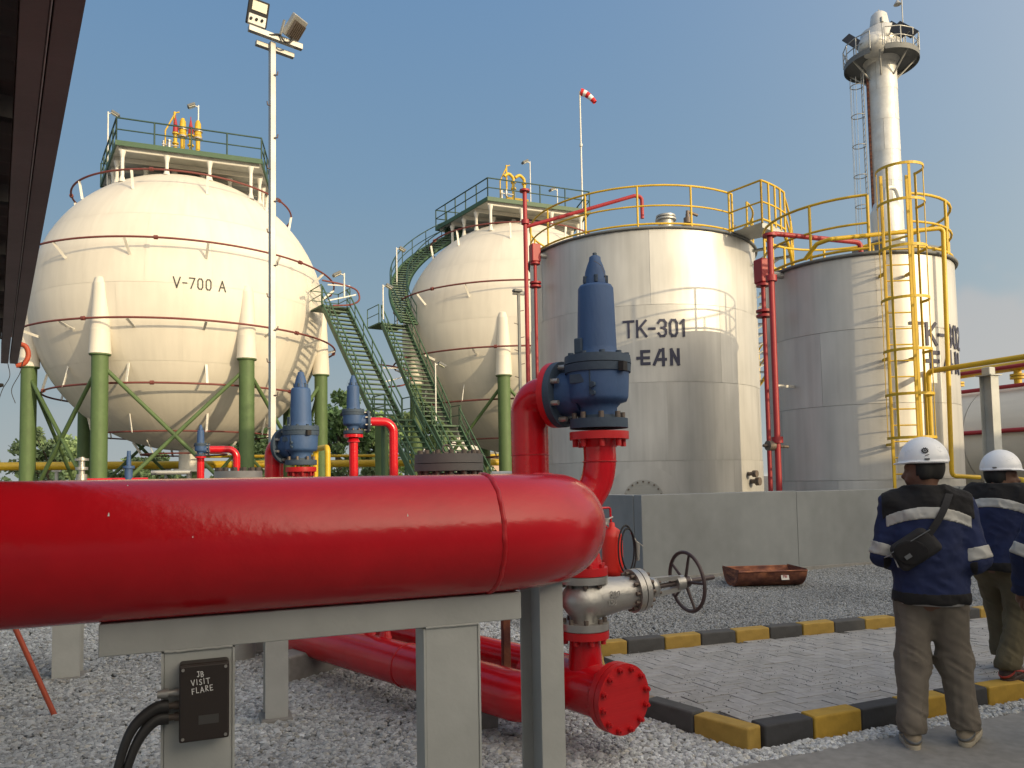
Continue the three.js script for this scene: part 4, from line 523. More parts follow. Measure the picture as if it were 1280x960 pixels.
one('orange_rod', bar([-0.885, 0, -6.05], [-1.41, 1.2, -6.26], 0.017, 10), M.orangeRod, 'orange painted rod leaning in the gravel at the left', 'rod');

// the junction box on the left rack column
{
  const t = thing('junction_box', 'black junction box with white handwriting on the left column of the grey rack', 'junction box', [0.014, 0.815, -2.55]);
  part('case', rbox(0.14, 0.225, 0.062, 0.009, 0, 0.112, 0), M.jb, t); part('lid', rbox(0.138, 0.223, 0.018, 0.006, 0, 0.112, 0.041), M.jb, t);
  for (const x of [-0.059, 0.059]) for (const y of [0.012, 0.212]) part('screw', cyl(0.0045, 0.0045, 0.004, 0, 0, 0, 12).rotateX(Math.PI / 2).translate(x, y, 0.049), M.bolt, t);
  const line = (s, y, x, h, seed) => part('handwriting', lettering(s, h, 0.0019, 0.0008, 0.3, 0.25, seed).rotateZ(0.09).translate(x, y, 0.0508), M.marker, t); line('JB', 0.196, -0.012, 0.015, 2); line('VISIT', 0.174, -0.011, 0.0155, 5); line('FLARE', 0.151, -0.006, 0.0155, 8);
  part('name_plate', box(0.056, 0.026, 0.001, 0.012, 0.062, 0.0506), M.plate, t);
  const gl = (y, m) => part('cable_gland', merge([cyl(0.013, 0.013, 0.014, 0, 0, 0, 6), cyl(0.0095, 0.0095, 0.034, 0, 0.012, 0, 14), cyl(0.012, 0.012, 0.012, 0, 0.032, 0, 6)]).rotateZ(Math.PI / 2).translate(-0.069, y, -0.004), m, t); gl(0.137, M.stainless); gl(0.1, M.boltDark); gl(0.066, M.boltDark);
  part('cable_end', merge([cyl(0.016, 0.012, 0.03, 0, 0, 0, 12).rotateZ(Math.PI / 2).translate(-0.1, 0.137, -0.004)]), M.stainless, t);
  const cable = (y, o, label) => one('power_cable', sweep(smooth([[-0.085, 0.815 + y, -2.553], [-0.12, 0.815 + y - 0.002, -2.55], [-0.165 - o, 0.815 + y - 0.045, -2.54], [-0.20 - o, 0.78 + y - .1, -2.525], [-0.222 - o * .6, 0.66 + y - .1, -2.515], [-0.23, 0.4, -2.51], [-0.2, 0.02, -2.5]], 60), (k) => lerp(0.0195, 0.0125, sstep(0.08, 0.5, k)), 12), M.black, label, 'cable');
  cable(0.1, 0.012, 'upper black cable leaving the left side of the junction box'); cable(0.066, -0.004, 'lower black cable leaving the left side of the junction box');
}

// ---------------------------------------------------------------- safety relief valves
function reliefValve(label, pos, scale, turn, { lower = null } = {}) {
  const t = thing('relief_valve', label, 'relief valve', pos, turn); t.scale.setScalar(scale);
  part('inlet_flange', merge([cyl(0.162, 0.162, 0.052, 0, 0.062, 0, 40), cyl(0.11, 0.105, 0.02, 0, 0.114, 0, 40)]), M.blueDark, t);
  part('body', lathe([[0.105, 0.12], [0.104, 0.175], [0.125, 0.2], [0.158, 0.21], [0.168, 0.235], [0.172, 0.30], [0.175, 0.375]], 44), M.blue, t);
  part('body_flange', merge([cyl(0.184, 0.187, 0.044, 0, 0.372, 0, 44), cyl(0.188, 0.184, 0.046, 0, 0.42, 0, 44)]), M.blueDark, t);
  part('bonnet', lathe([[0.128, 0.465], [0.112, 0.475], [0.110, 0.52], [0.105, 0.70], [0.100, 0.852], [0.090, 0.869], [0.001, 0.875]], 40), M.blue, t);
  part('cap', lathe([[0.07, 0.87], [0.07, 0.905], [0.062, 0.908], [0.057, 0.95], [0.046, 0.985], [0.034, 1.015], [0.032, 1.035], [0.022, 1.042], [0.001, 1.044]], 24), M.blue, t); part('cap_bolt', merge([...boltRing(0.068, 0.898, 6, 0.011, 0.04), cyl(0.012, 0.012, 0.02, 0, 1.04, 0, 6)]), M.blueDark, t);
  each('bolt', boltRing(0.164, 0.45, 10, 0.016, 0.06, 0.3), M.blueDark, t); each('bolt', boltRing(0.134, 0.125, 8, 0.015, 0.05, 0.2), M.boltDark, t);
  part('lifting_lug', rbox(0.05, 0.09, 0.025, 0.01, -0.06, 0.52, 0.105), M.blueDark, t); part('drain_plug', merge([cyl(0.017, 0.017, 0.02, 0, 0, 0, 6).rotateX(Math.PI / 2).translate(0.06, 0.29, 0.17), cyl(0.015, 0.015, 0.016, 0, 0, 0, 6).rotateX(Math.PI / 2).translate(0.06, 0.245, 0.168), box(0.006, 0.13, 0.008, 0.04, 0.305, 0.17), rbox(0.09, 0.05, 0.006, 0.004, -0.04, 0.33, 0.17)]), M.blueDark, t); part('test_lever', box(0.03, 0.05, 0.05, 0.186, 0.39, 0.06), M.blackMatte, t);
  part('seal_wire', sweep(smooth([[0.02, 1.0, 0.05], [0.07, 0.96, 0.06], [0.1, 0.87, 0.06]], 10), 0.0015, 5), M.boltDark, t);
  const o = part('outlet_neck', merge([cyl(0.13, 0.125, 0.17, 0, 0, 0, 32)]).rotateZ(Math.PI / 2).translate(-0.08, 0.27, 0), M.blue, t); part('outlet_flange', cyl(0.19, 0.19, 0.04, 0, 0, 0, 44).rotateZ(Math.PI / 2).translate(-0.215, 0.27, 0), M.blueDark, t); each('outlet_bolt', boltRing(0.16, 0, 8, 0.016, 0.1, 0.39).map((g) => g.rotateZ(Math.PI / 2).translate(-0.222, 0.27, 0)), M.bolt, t);
  return t;
}
const bigPSV = [2.19, 1.80, -4.02], S1 = 1.06, OUT = -56 * D2R, OX = Math.cos(OUT), OZ = -Math.sin(OUT); // the outlet points away from the camera to the left
reliefValve('large dark blue relief valve standing above the elbow of the big red pipe', bigPSV, S1, OUT);
{ // red pipes of the large relief valve
  const t = thing('outlet_pipe', 'thick red elbow pipe from the left side of the large blue relief valve', 'pipe'), [x, y, z] = bigPSV, ox = x - 0.257 * S1 * OX, oz = z - 0.257 * S1 * OZ, oy = y + 0.27 * S1, vx = x - 0.46 * S1 * OX, vz = z - 0.46 * S1 * OZ;
  part('flange', cyl(0.19 * S1, 0.19 * S1, 0.04, 0, 0, 0, 44).rotateZ(Math.PI / 2).rotateY(OUT).translate(ox, oy, oz), M.redFlange, t); part('elbow', sweep(fillet([[ox, oy, oz], [vx, oy, vz], [vx, oy - 0.36, vz]], 0.2, 16), 0.118, 40), M.red, t); part('riser', sweep([[vx, oy - 0.36, vz], [vx, 1.6, vz], [vx, 1.45, vz]], 0.117, 40), M.red, t); part('weld_bead', new THREE.TorusGeometry(0.1175, 0.004, 6, 60).rotateX(Math.PI / 2), M.weld, t, [vx, oy - 0.362, vz]); part('joining_elbow', sweep(fillet([[vx, 1.45, vz], [vx, 1.38, vz], [1.4, 1.38, vz]], 0.06, 8), 0.115, 32), M.red, t);
  const q = thing('inlet_pipe', 'red inlet pipe curving down from the large blue relief valve', 'pipe'); part('flange', cyl(0.165 * S1, 0.165 * S1, 0.045, x, y, z, 44), M.redFlange, q); each('nut', boltRing(0.134 * S1, 0, 8, 0.017, 0.05, 0.2 - OUT).map((g) => g.translate(x, y - 0.018, z)), M.redFlange, q); part('neck', cyl(0.098, 0.12, 0.045, x, y - 0.045, z, 40), M.red, q);
  part('bend', sweep(smooth([[x, y - 0.03, z], [x, y - 0.14, z], [x - 0.02, y - 0.25, z - 0.01], [x - 0.085, y - 0.36, z - .02], [x - 0.13, y - 0.46, z - 0.03], [x - 0.12, y - 0.58, z - 0.04], [2.085, y - 0.64, -4.06], [2.085, 1.12, -4.06]], 50), 0.096, 40), M.red, q); part('weld_bead', new THREE.TorusGeometry(0.099, 0.004, 6, 60).rotateX(Math.PI / 2), M.weld, q, [x, y - 0.13, z]);
}
{ // three smaller sets farther back
  reliefValve('blue relief valve on a red flange beside the tall floodlight pole', [1.09, 1.72, -9.27], 1.12, OUT); const a = thing('outlet_pipe', 'red outlet pipe left of the blue relief valve beside the floodlight pole', 'pipe'); part('pipe', pipe([[1.09 - .26 * OX, 2.02, -9.27 - .26 * OZ], [1.09 - .48 * OX, 2.02, -9.27 - .48 * OZ], [1.09 - .48 * OX, 0, -9.27 - .48 * OZ]], 0.11, 0.16, 24), M.red, a); part('inlet', merge([cyl(0.105, 0.105, 1.72, 1.09, 0, -9.27, 28), cyl(0.175, 0.175, 0.055, 1.09, 1.71, -9.27, 36), ...boltRing(0.14, 0, 8, 0.017, 0.06).map((g) => g.translate(1.09, 1.69, -9.27))]), M.redFlange, a);
  const small = (label, lp, pos, s, w, d) => { const v = reliefValve(label, pos, s, Math.PI); const p = thing('valve_pipes', lp, 'pipe'), [x, y, z] = pos; part('inlet_pipe', merge([cyl(d, d, y, x, 0, z, 20), cyl(0.16 * s, 0.16 * s, 0.05 * s, x, y, z, 28), cyl(0.11 * s, d, 0.06, x, y - 0.06, z, 20)]), M.red, p); part('outlet_pipe', pipe([[x + 0.22 * s, y + 0.27 * s, z], [x + w, y + 0.27 * s, z], [x + w, 0, z]], d, d * 2.4, 20), M.red, p); };
  small('small blue relief valve on a red pipe in front of the left green staircase', 'pair of red pipes carrying the small blue valve in front of the left green staircase', [1.845, 2.16, -10.04], 0.78, 0.53, 0.058); small('smallest blue relief valve, under the V-700 A sphere', 'pair of thin red pipes carrying the smallest blue valve under the V-700 A sphere', [0.0, 2.0, -12.95], 0.5, 0.53, 0.055);
  const fl = (label, x, z, top, r, m) => { const t = thing('blind_flange', label, 'flange', [x, 0, z]); part('pipe', cyl(r * 0.72, r * 0.72, top - 0.16, 0, 0, 0, 40), m, t); part('lower_flange', cyl(r, r, 0.06, 0, top - 0.145, 0, 52), m, t); part('upper_flange', cyl(r, r * 0.99, 0.075, 0, top - 0.08, 0, 52), m, t); part('nut', merge([...boltRing(r * 0.85, top - 0.165, 14, 0.024, 0.04), ...boltRing(r * 0.85, top + 0.01, 14, 0.024, 0.035)]), M.boltDark, t); if (r > 0.25) part('lifting_ring', new THREE.TorusGeometry(0.035, 0.008, 8, 20).translate(-0.02, top + 0.04, 0), M.boltDark, t); };
  fl('big rusty grey blind flange just above the red pipe, before the stairs', 1.94, -6.2, 1.80, 0.29, mat([.17, .16, .155], 0.6, { metalness: 0.4, map: texBlotch })); fl('smaller grey blind flange left of the floodlight pole', 0.32, -7.43, 1.70, 0.21, M.galv);
  const g = thing('red_manifold', 'low red pipe with a blue valve and a grey valve under the V-700 A sphere', 'manifold'); part('pipe', merge([pipe([[-1.6, 1.66, -12.6], [-0.72, 1.66, -12.6]], 0.045, .1, 12), cyl(0.08, 0.08, 0.05, -1.12, 1.64, -12.6)]), M.red, g); part('blue_valve', merge([cyl(0.055, 0.055, 0.2, -0.98, 1.68, -12.6, 14), cyl(0.08, 0.08, 0.04, -0.98, 1.84, -12.6, 16), cyl(0.035, 0.025, 0.22, -0.98, 1.88, -12.6, 12)]), M.blue, g); part('grey_valve', merge([cyl(0.07, 0.07, 0.1, -1.55, 1.66, -12.3, 16), cyl(0.04, 0.04, 0.34, -1.55, 1.66, -12.3, 12), cyl(0.08, 0.08, 0.04, -1.55, 1.82, -12.3, 16), cyl(0.09, 0.09, 0.03, -1.55, 1.95, -12.3, 16)]), M.stainless, g); part('drain_pipe', pipe([[-0.7, 1.78, -12.9], [-0.15, 1.78, -12.9]], 0.035, .1, 10), M.galv, g);
}

// ---------------------------------------------------------------- the gate valve, its handwheel and the red blind flange below
{
  const [x, z] = [2.085, -4.06], y = (h) => 1.57 - (h - 598) / 211;
  const t = thing('gate_valve', 'stainless gate valve lying on its side with a dark spoked handwheel', 'valve', [x, 0, z]);
  part('body', merge([lathe([[0.082, 0.735], [0.088, 0.77], [0.112, 0.80], [0.135, 0.835], [0.14, 0.87], [0.125, 0.91], [0.1, 0.945], [0.095, 0.97]], 40), lathe([[0.128, 0.0], [0.122, 0.06], [0.102, 0.2], [0.098, 0.3]], 36).rotateZ(-Math.PI / 2 + 0.06).translate(0.02, 0.868, 0)]), M.stainless, t);
  for (const [y0, h] of [[0.962, 0.042], [0.695, 0.04]]) part('flange', cyl(0.142, 0.142, h, 0, y0, 0, 44), M.stainless, t); each('bolt', [...boltRing(0.118, 0.955, 8, 0.014, 0.03, 0.39), ...boltRing(0.118, 0.745, 8, 0.014, 0.03, 0.39)], M.boltDark, t);
  part('casting_marks', merge([lettering('300', 0.03, 0.005, 0.003, 0.2).translate(0.14, 0.90, 0.121), lettering('150', 0.03, 0.005, 0.003, 0.2).translate(0.12, 0.855, 0.124)]), M.stainless, t);
  const b = part('bonnet', merge([cyl(0.13, 0.13, 0.036, 0, 0.30, 0, 40), cyl(0.13, 0.126, 0.034, 0, 0.342, 0, 40), cyl(0.062, 0.05, 0.05, 0, 0.375, 0, 24), cyl(0.062, 0.062, 0.022, 0, 0.43, 0, 24), cyl(0.03, 0.03, 0.08, 0, 0.4, 0, 16)]), M.stainless, t, [0.02, 0.868, 0], [0, 0, -Math.PI / 2 + 0.075]);
  each('bonnet_bolt', [...boltRing(0.108, 0.288, 12, 0.013, 0.03), ...boltRing(0.108, 0.386, 12, 0.013, 0.03), ...boltRing(0.045, 0.445, 4, 0.009, 0.09, 0.78)], M.boltDark, b);
  part('yoke', merge([lathe([[0.062, 0.452], [0.058, 0.47], [0.03, 0.472]], 24), flat([0.045, 0.46, 0], [0.034, 0.64, 0], 0.026, 0.05), flat([-0.045, 0.46, 0], [-0.034, 0.64, 0], 0.026, 0.05), cyl(0.046, 0.046, 0.055, 0, 0.615, 0, 24), cyl(0.028, 0.028, 0.05, 0, 0.67, 0, 20)]), M.stainless, b); part('stem', cyl(0.015, 0.015, 0.46, 0, 0.44, 0, 16), M.darkIron, b);
  const hw = part('handwheel', merge([new THREE.TorusGeometry(0.182, 0.0115, 12, 64).rotateX(Math.PI / 2).translate(0, 0.70, 0), ...Array.from({ length: 5 }, (_, i) => { const a = i * 2 * Math.PI / 5 + 0.35; return bar([0.03 * Math.cos(a), 0.69, 0.03 * Math.sin(a)], [0.178 * Math.cos(a), 0.70, 0.178 * Math.sin(a)], 0.0105, 8, 0.0085); }), cyl(0.036, 0.034, 0.04, 0, 0.672, 0, 20)]), M.darkIron, b);
  const r = thing('red_header', 'red ground pipe tee with a round blind flange bolted to its near end', 'pipe', [x, 0, z], 14 * D2R); const x0 = x, z0 = z; { const [x, z] = [0, 0];
  part('upper_flange', cyl(0.142, 0.142, 0.045, x, 1.008, z, 44), M.redFlange, r); part('upper_reducer', cyl(0.115, 0.098, 0.08, x, 1.053, z, 40), M.red, r); each('upper_nut', boltRing(0.118, 1.06, 8, 0.016, 0.03, 0.39).map((g) => g.translate(x, 0, z)), M.redFlange, r);
  part('lower_flange', cyl(0.142, 0.142, 0.045, x, 0.646, z, 44), M.redFlange, r); each('lower_nut', boltRing(0.118, 0.632, 8, 0.015, 0.03, 0.39).map((g) => g.translate(x, 0, z)), M.redFlange, r); part('neck', merge([cyl(0.108, 0.088, 0.3, x, 0.36, z, 40)]), M.red, r);
  part('tee', merge([sweep([[x, 0.357, 0.23], [x, 0.357, -0.14], [x, 0.357, -0.49]], 0.15, 48)]), M.red, r); part('blind_flange', merge([cyl(0.192, 0.192, 0.04, 0, 0, 0, 64), cyl(0.192, 0.192, 0.036, 0, 0.046, 0, 64)]).rotateX(Math.PI / 2).translate(x, 0.357, 0.235), M.redFlange, r);
  for (let i = 0; i < 12; i++) { const a = i * Math.PI / 6 + 0.2; part('bolt', merge([hexBolt.clone().scale(0.017, 0.022, 0.017).translate(0, 0.094, 0), cyl(0.009, 0.009, 0.016, 0, 0.1, 0, 8), hexBolt.clone().scale(0.017, 0.022, 0.017).translate(0, -0.012, 0)]).rotateX(Math.PI / 2).translate(x + 0.166 * Math.cos(a), 0.357 + 0.166 * Math.sin(a), 0.235), M.redFlange, r); }
  part('side_riser', sweep([[x - 0.18, 0.35, z - .1], [x - 0.18, 0.7, z - .1], [x - 0.18, 1.12, z - .1]], 0.055, 24), M.red, r); }
  const g = thing('ground_pipe', 'nearer of the two red pipes lying low over the gravel behind the rack', 'pipe'); part('pipe', sweep(fillet([[0.55, 0.29, -7.4], [1.78, 0.30, -4.15], [x - 0.03, 0.345, -4.3]], 0.16, 10), 0.148, 40), M.red, g); part('weld_bead', new THREE.TorusGeometry(0.149, 0.005, 6, 60).rotateY(0.363).translate(1.575, 0.298, -4.70), M.weld, g); part('weld_bead', new THREE.TorusGeometry(0.149, 0.005, 6, 60).rotateY(0.363).translate(1.345, 0.296, -5.3), M.weld, g);
  for (const [sx, sz] of [[1.16, -5.86], [1.235, -5.66]]) part('branch', merge([cyl(0.05, 0.036, 0.05, sx + .03, 0.43, sz, 20), cyl(0.03, 0.03, 0.5, sx + .03, 0.46, sz, 20), cyl(0.05, 0.05, 0.03, sx + 0.03, 0.6, sz, 20)]), M.red, g); part('shoe', box(0.2, 0.12, 0.1, 1.62, 0.1, -4.6), M.concrete, g);
  const h = thing('ground_pipe', 'farther and thinner of the two red pipes lying over the gravel', 'pipe'); part('pipe', sweep([[1.0, 0.3, -8], [1.6, 0.3, -6.4], [2.25, 0.3, -4.7]], 0.11, 32), M.red, h); part('branch', cyl(0.04, 0.04, 0.4, 1.42, 0.35, -6.85, 16), M.red, h);
}

// ---------------------------------------------------------------- trough and fire cart by the wall
{
  const t = thing('half_drum_trough', 'rusty half drum trough lying on the dark gravel by the grey wall', 'trough', [7.42, 0.012, -8.86], -0.30), R = 0.3, L = 0.98;
  part('shell', merge([patch((u, v) => { const a = Math.PI * (0.03 + .94 * u); return V((v - 0.5) * L, 0.26 - R * Math.sin(a) * 0.86, -R * Math.cos(a) * 1.05); }, 24, 6, [1, 1]), patch((u, v) => { const a = Math.PI * (0.03 + .94 * u); return V((v - 0.5) * L, 0.263 - (R - 0.012) * Math.sin(a) * 0.86, -(R - 0.012) * Math.cos(a) * 1.05); }, 24, 6, [1, 1])]), M.rust, t);
  for (const s of [-1, 1]) part('end_plate', patch((u, v) => { const a = Math.PI * (0.03 + .94 * u); return V(s * (L / 2 - 0.004 - 0.05 * (1 - v) * 0), 0.26 - R * Math.sin(a) * 0.86 * v, -R * Math.cos(a) * 1.05); }, 20, 2), M.rust, t);
  for (const s of [-1, 1]) part('rim', bar([-L / 2, 0.26 - 0.025, s * R * 1.05], [L / 2, 0.26 - 0.025, s * R * 1.05], 0.012, 8), M.rust, t); part('label_plate', box(0.11, 0.085, 0.004).rotateX(-0.35).translate(0.17, 0.155, 0.305), M.stickerWhite, t); part('label_print', lettering('F10', 0.03, 0.006, 0.002, .15).rotateX(-0.35).translate(0.17, 0.16, 0.3085), M.redFar, t);
}
{
  const t = thing('fire_cart', 'wheeled red fire extinguisher cart with a coiled black hose by the wall corner', 'fire extinguisher', [4.62, 0, -8.35], 0.35);
  part('cylinder', lathe([[0.001, 0.35], [0.12, 0.37], [0.13, 0.45], [0.13, 0.84], [0.1, 0.93], [0.04, 0.97], [0.035, 1.02], [0.001, 1.03]], 28).translate(0.1, 0, 0), mat([.62, .02, .012], 0.35), t); part('valve_head', merge([cyl(0.03, 0.03, 0.08, 0, 1.0, 0, 12), bar([0, 1.06, 0], [0.12, 1.09, 0], 0.012), bar([0, 1.04, 0], [-.08, 1.0, .05], 0.012)]), M.bolt, t);
  part('frame', merge([pipe([[-0.2, 0.15, -0.1], [-0.2, 1.2, -0.14], [0.24, 1.2, -0.14], [0.24, 0.15, -0.1]], 0.014, 0.03, 8), bar([-0.2, 1.2, -.14], [0.24, 0.9, -.13], 0.012), bar([-0.2, 0.55, -.1], [0.24, 0.55, -.1], 0.012), bar([-.2, .2, -.1], [.24, .2, .12], .012)]), M.red, t);
  part('hose', merge([new THREE.TorusGeometry(0.24, 0.011, 8, 48).scale(0.62, 1.2, 1).translate(0.16, 0.7, 0.17), new THREE.TorusGeometry(0.22, 0.011, 8, 48).scale(0.62, 1.2, 1).rotateZ(.08).translate(0.17, 0.69, 0.2)]), M.blackMatte, t); for (const x of [-0.22, 0.3]) { const w = part('wheel', new THREE.TorusGeometry(0.12, 0.035, 10, 30).rotateY(Math.PI / 2), M.blackMatte, t, [x, 0.155, -0.02]); part('hub', cyl(0.07, 0.07, 0.03, 0, -.015, 0, 16).rotateZ(Math.PI / 2), M.boltDark, w); }
  part('discharge_horn', merge([cyl(0.02, 0.035, 0.22, 0.34, 0.55, 0.2, 12), bar([0.34, .75, .2], [0.28, .9, .15], 0.012), bar([.3, .8, .2], [.42, .72, .22], .008)]), M.bolt, t);
}
// ---------------------------------------------------------------- the dark canopy eave at the left
{
  const t = thing('canopy', 'dark brown steel canopy roof overhanging the upper left corner', 'canopy', [-1.951, 3, -10.226], 11.9 * D2R), L = 14;
  part('gutter', merge([box(0.075, 0.012, L, -0.0375, 0.006, L / 2), box(0.012, 0.17, L, -0.006, 0.097, L / 2), box(0.012, 0.10, L, -0.07, 0.064, L / 2), box(0.05, 0.16, 0.01, -0.04, 0.09, 0.006)]), M.roofBrown, t);
  part('eave_beam', merge([box(0.07, 0.22, L - 0.1, -0.125, 0.10, L / 2)]), M.roofBrown, t); part('edge_wire', bar([-0.083, -0.002, 0.1], [-0.083, -0.002, L], 0.0022, 6), M.white, t); part('edge_wire', bar([-0.212, 0.0, 0.1], [-0.212, 0.0, L], 0.0022, 6), M.white, t);
  part('inner_beam', box(0.14, 0.2, L - 0.1, -0.29, 0.11, L / 2), M.roofBrown, t); for (let i = 0; i < 12; i++) part('rafter', box(3.0, 0.1, 0.06, -1.66, 0.262, 0.4 + i * 1.2), M.roofDark, t); for (let i = 0; i < 3; i++) part('purlin', box(0.06, 0.08, L - 0.2, -0.8 - i, 0.17, L / 2), M.roofDark, t);
  const sh = patch((u, v) => V(0.04 - 3.4 * u, 0.34 + 0.1 * u + 0.018 * Math.sin(v * L * 2 * Math.PI / 0.2), L * v), 4, 420); part('roof_sheet', sh, M.roofDark, t);
  for (const z of [1.5, 5, 8.5, 12]) part('post', box(0.15, 3.1, 0.15, -3.1, -1.45, z), M.roofBrown, t);
  const f = thing('canopy_lamp', 'grey lamp fitting under the canopy at the top left corner', 'lamp', [-0.70, 2.86, -2.35], 11.9 * D2R); part('housing', rbox(0.14, 0.13, 0.36, 0.02, -0.02, 0.14, 0), M.blackMatte, f); part('visor', rbox(0.15, 0.03, 0.12, 0.012, -0.01, 0.075, -0.16), M.galv, f); part('mount', rbox(0.13, 0.02, 0.3, 0.008, 0, 0.215, 0.2), M.galv, f);
  one('orange_hose', sweep(smooth([[0.02, .05, 0], [0.09, 0.02, 0], [0.12, -0.08, 0], [0.08, -0.18, 0], [0.0, -0.21, 0]], 20), 0.028, 10), M.orangeRod, 'short orange hose end curling out at the lower end of the canopy', 'hose', [-1.98, 3.2, -10.3]);
  one('loose_wire', [sweep(smooth([[0.1, 0.05, 0], [0.07, -0.1, 0], [-0.01, -0.3, 0], [0.03, -0.45, 0]], 16), 0.004, 5), sweep(smooth([[-0.05, 0.0, 0], [-0.03, -0.14, 0], [-0.1, -0.3, 0], [-0.16, -0.55, 0]], 16), 0.004, 5)], M.black, 'loose thin wires hanging from the end of the canopy', 'wire', [-2.0, 3.0, -10.25]);
  one('black_rag', [sweep(smooth([[0, 0, 0], [-0.07, -0.1, 0], [-0.06, -0.22, 0.02], [0.02, -0.29, 0]], 12), (k) => 0.01 + 0.022 * Math.sin(k * Math.PI), 8), sweep(smooth([[0, -0.02, 0], [0.06, -0.08, 0.02], [0.13, -0.04, 0], [0.2, -0.03, 0]], 10), (k) => 0.008 + 0.02 * Math.sin(k * 2.6), 8)], M.blackMatte, 'scrap of black cloth hanging left of the leftmost green leg', 'rag', [-2.28, 2.78, -10.2]);
}
// ---------------------------------------------------------------- trees, bushes and far buildings
function leaves(R, n, size, place, tone) { // many small leaf faces with their own tints
  const pos = new Float32Array(n * 18), col = new Float32Array(n * 18), nor = new Float32Array(n * 18), a = V(0, 0, 0), b = V(0, 0, 0), q = V(0, 0, 0), nn = V(0, 0, 0);
  for (let i = 0; i < n; i++) { const [x, y, z, k] = place(); const s = size * (0.6 + 0.8 * R()); a.set(R() - .5, R() - .5, R() - .5).normalize(); b.set(R() - .5, R() - .5, R() - .5).cross(a).normalize(); nn.crossVectors(a, b);
    const c = [[-1, -.55], [1, -.55], [1, .55], [-1, -.55], [1, .55], [-1, .55]], t = tone(k); for (let v = 0; v < 6; v++) { q.set(x, y, z).addScaledVector(a, c[v][0] * s * .5).addScaledVector(b, c[v][1] * s * .5); const o = i * 18 + v * 3; pos[o] = q.x; pos[o + 1] = q.y; pos[o + 2] = q.z; nor[o] = nn.x; nor[o + 1] = nn.y; nor[o + 2] = nn.z; col[o] = t[0]; col[o + 1] = t[1]; col[o + 2] = t[2]; } }
  const g = new THREE.BufferGeometry(); g.setAttribute('position', new THREE.BufferAttribute(pos, 3)); g.setAttribute('normal', new THREE.BufferAttribute(nor, 3)); g.setAttribute('color', new THREE.BufferAttribute(col, 3)); return g;
}
const leafMat = new THREE.MeshPhysicalMaterial({ color: C(1, 1, 1), vertexColors: true, roughness: 0.9, transmission: 0.25, thickness: 0, side: THREE.DoubleSide }), bark = mat([.09, .07, .05], 0.95, { map: texBlotch });
function tree(label, x, z, h, w, seed, base) {
  const R = rng(seed), t = thing('tree', label, 'tree', [x, 0, z]); const limbs = [sweep(smooth([[0, 0, 0], [0.1, h * .2, 0.1], [-0.1, h * 0.4, 0], [0.15, h * 0.62, 0.1]], 12), (k) => lerp(0.035 * h, 0.012 * h, k), 10)], cl = [];
  for (let i = 0; i < 11; i++) { const a = R() * 6.28, y0 = h * (0.25 + 0.3 * R()), r = w * (0.35 + 0.6 * R()), y1 = Math.min(h * .95, y0 + h * (0.12 + 0.35 * R())); limbs.push(sweep(smooth([[0, y0, 0], [Math.cos(a) * r * .4, lerp(y0, y1, .55), Math.sin(a) * r * .4], [Math.cos(a) * r * .85, y1, Math.sin(a) * r * .85]], 8), (k) => lerp(0.013 * h, 0.004 * h, k), 6)); cl.push([Math.cos(a) * r * .85, y1, Math.sin(a) * r * .85]); }
  for (let i = 0; i < 20; i++) { const a = R() * 6.28, u = Math.acos(2 * R() - 1), r = Math.cbrt(R()); cl.push([w * .95 * r * Math.sin(u) * Math.cos(a), h * .62 + h * .34 * r * Math.cos(u), w * .95 * r * Math.sin(u) * Math.sin(a)]); }
  part('trunk', limbs, bark, t); const tones = cl.map(() => 0.6 + 0.8 * R());
  part('crown', leaves(R, 5200, 0.34, () => { const i = Math.floor(R() * cl.length), c = cl[i], s = w * 0.27 * (0.5 + tones[i] * .5), a = R() * 6.28, u = Math.acos(2 * R() - 1), r = Math.pow(R(), 0.5); return [c[0] + s * r * Math.sin(u) * Math.cos(a), c[1] + s * 0.8 * r * Math.cos(u), c[2] + s * r * Math.sin(u) * Math.sin(a), tones[i]]; }, (k) => { const q = k * (0.75 + R() * 0.5); return base.map((v) => v * q * 3.0); }), leafMat, t);
}
tree('dark tree behind the foot of the left green staircase', 11.6, -70.5, 10.6, 3.6, 41, [.05, .085, .03]); tree('bushy tree behind the right green staircase', 16.6, -72, 8.2, 3.4, 45, [.06, .09, .035]);
tree('tree seen between the two staircases beside the far sphere', 21.4, -78, 10.5, 3.3, 42, [.05, .08, .03]); tree('low tree behind the right legs of the V-700 A sphere', 4.6, -74, 7.0, 3.2, 43, [.07, .105, .04]);
tree('rounded tree behind the crossed braces of the left sphere legs', -13.0, -82, 7.0, 3.6, 44, [.07, .10, .045]); tree('tree at the far left edge beyond the yellow pipeline', -21.5, -86, 5.6, 3.2, 46, [.08, .10, .05]); tree('small tree under the middle of the V-700 A sphere', -4.5, -84, 5.2, 3.0, 47, [.075, .105, .045]);
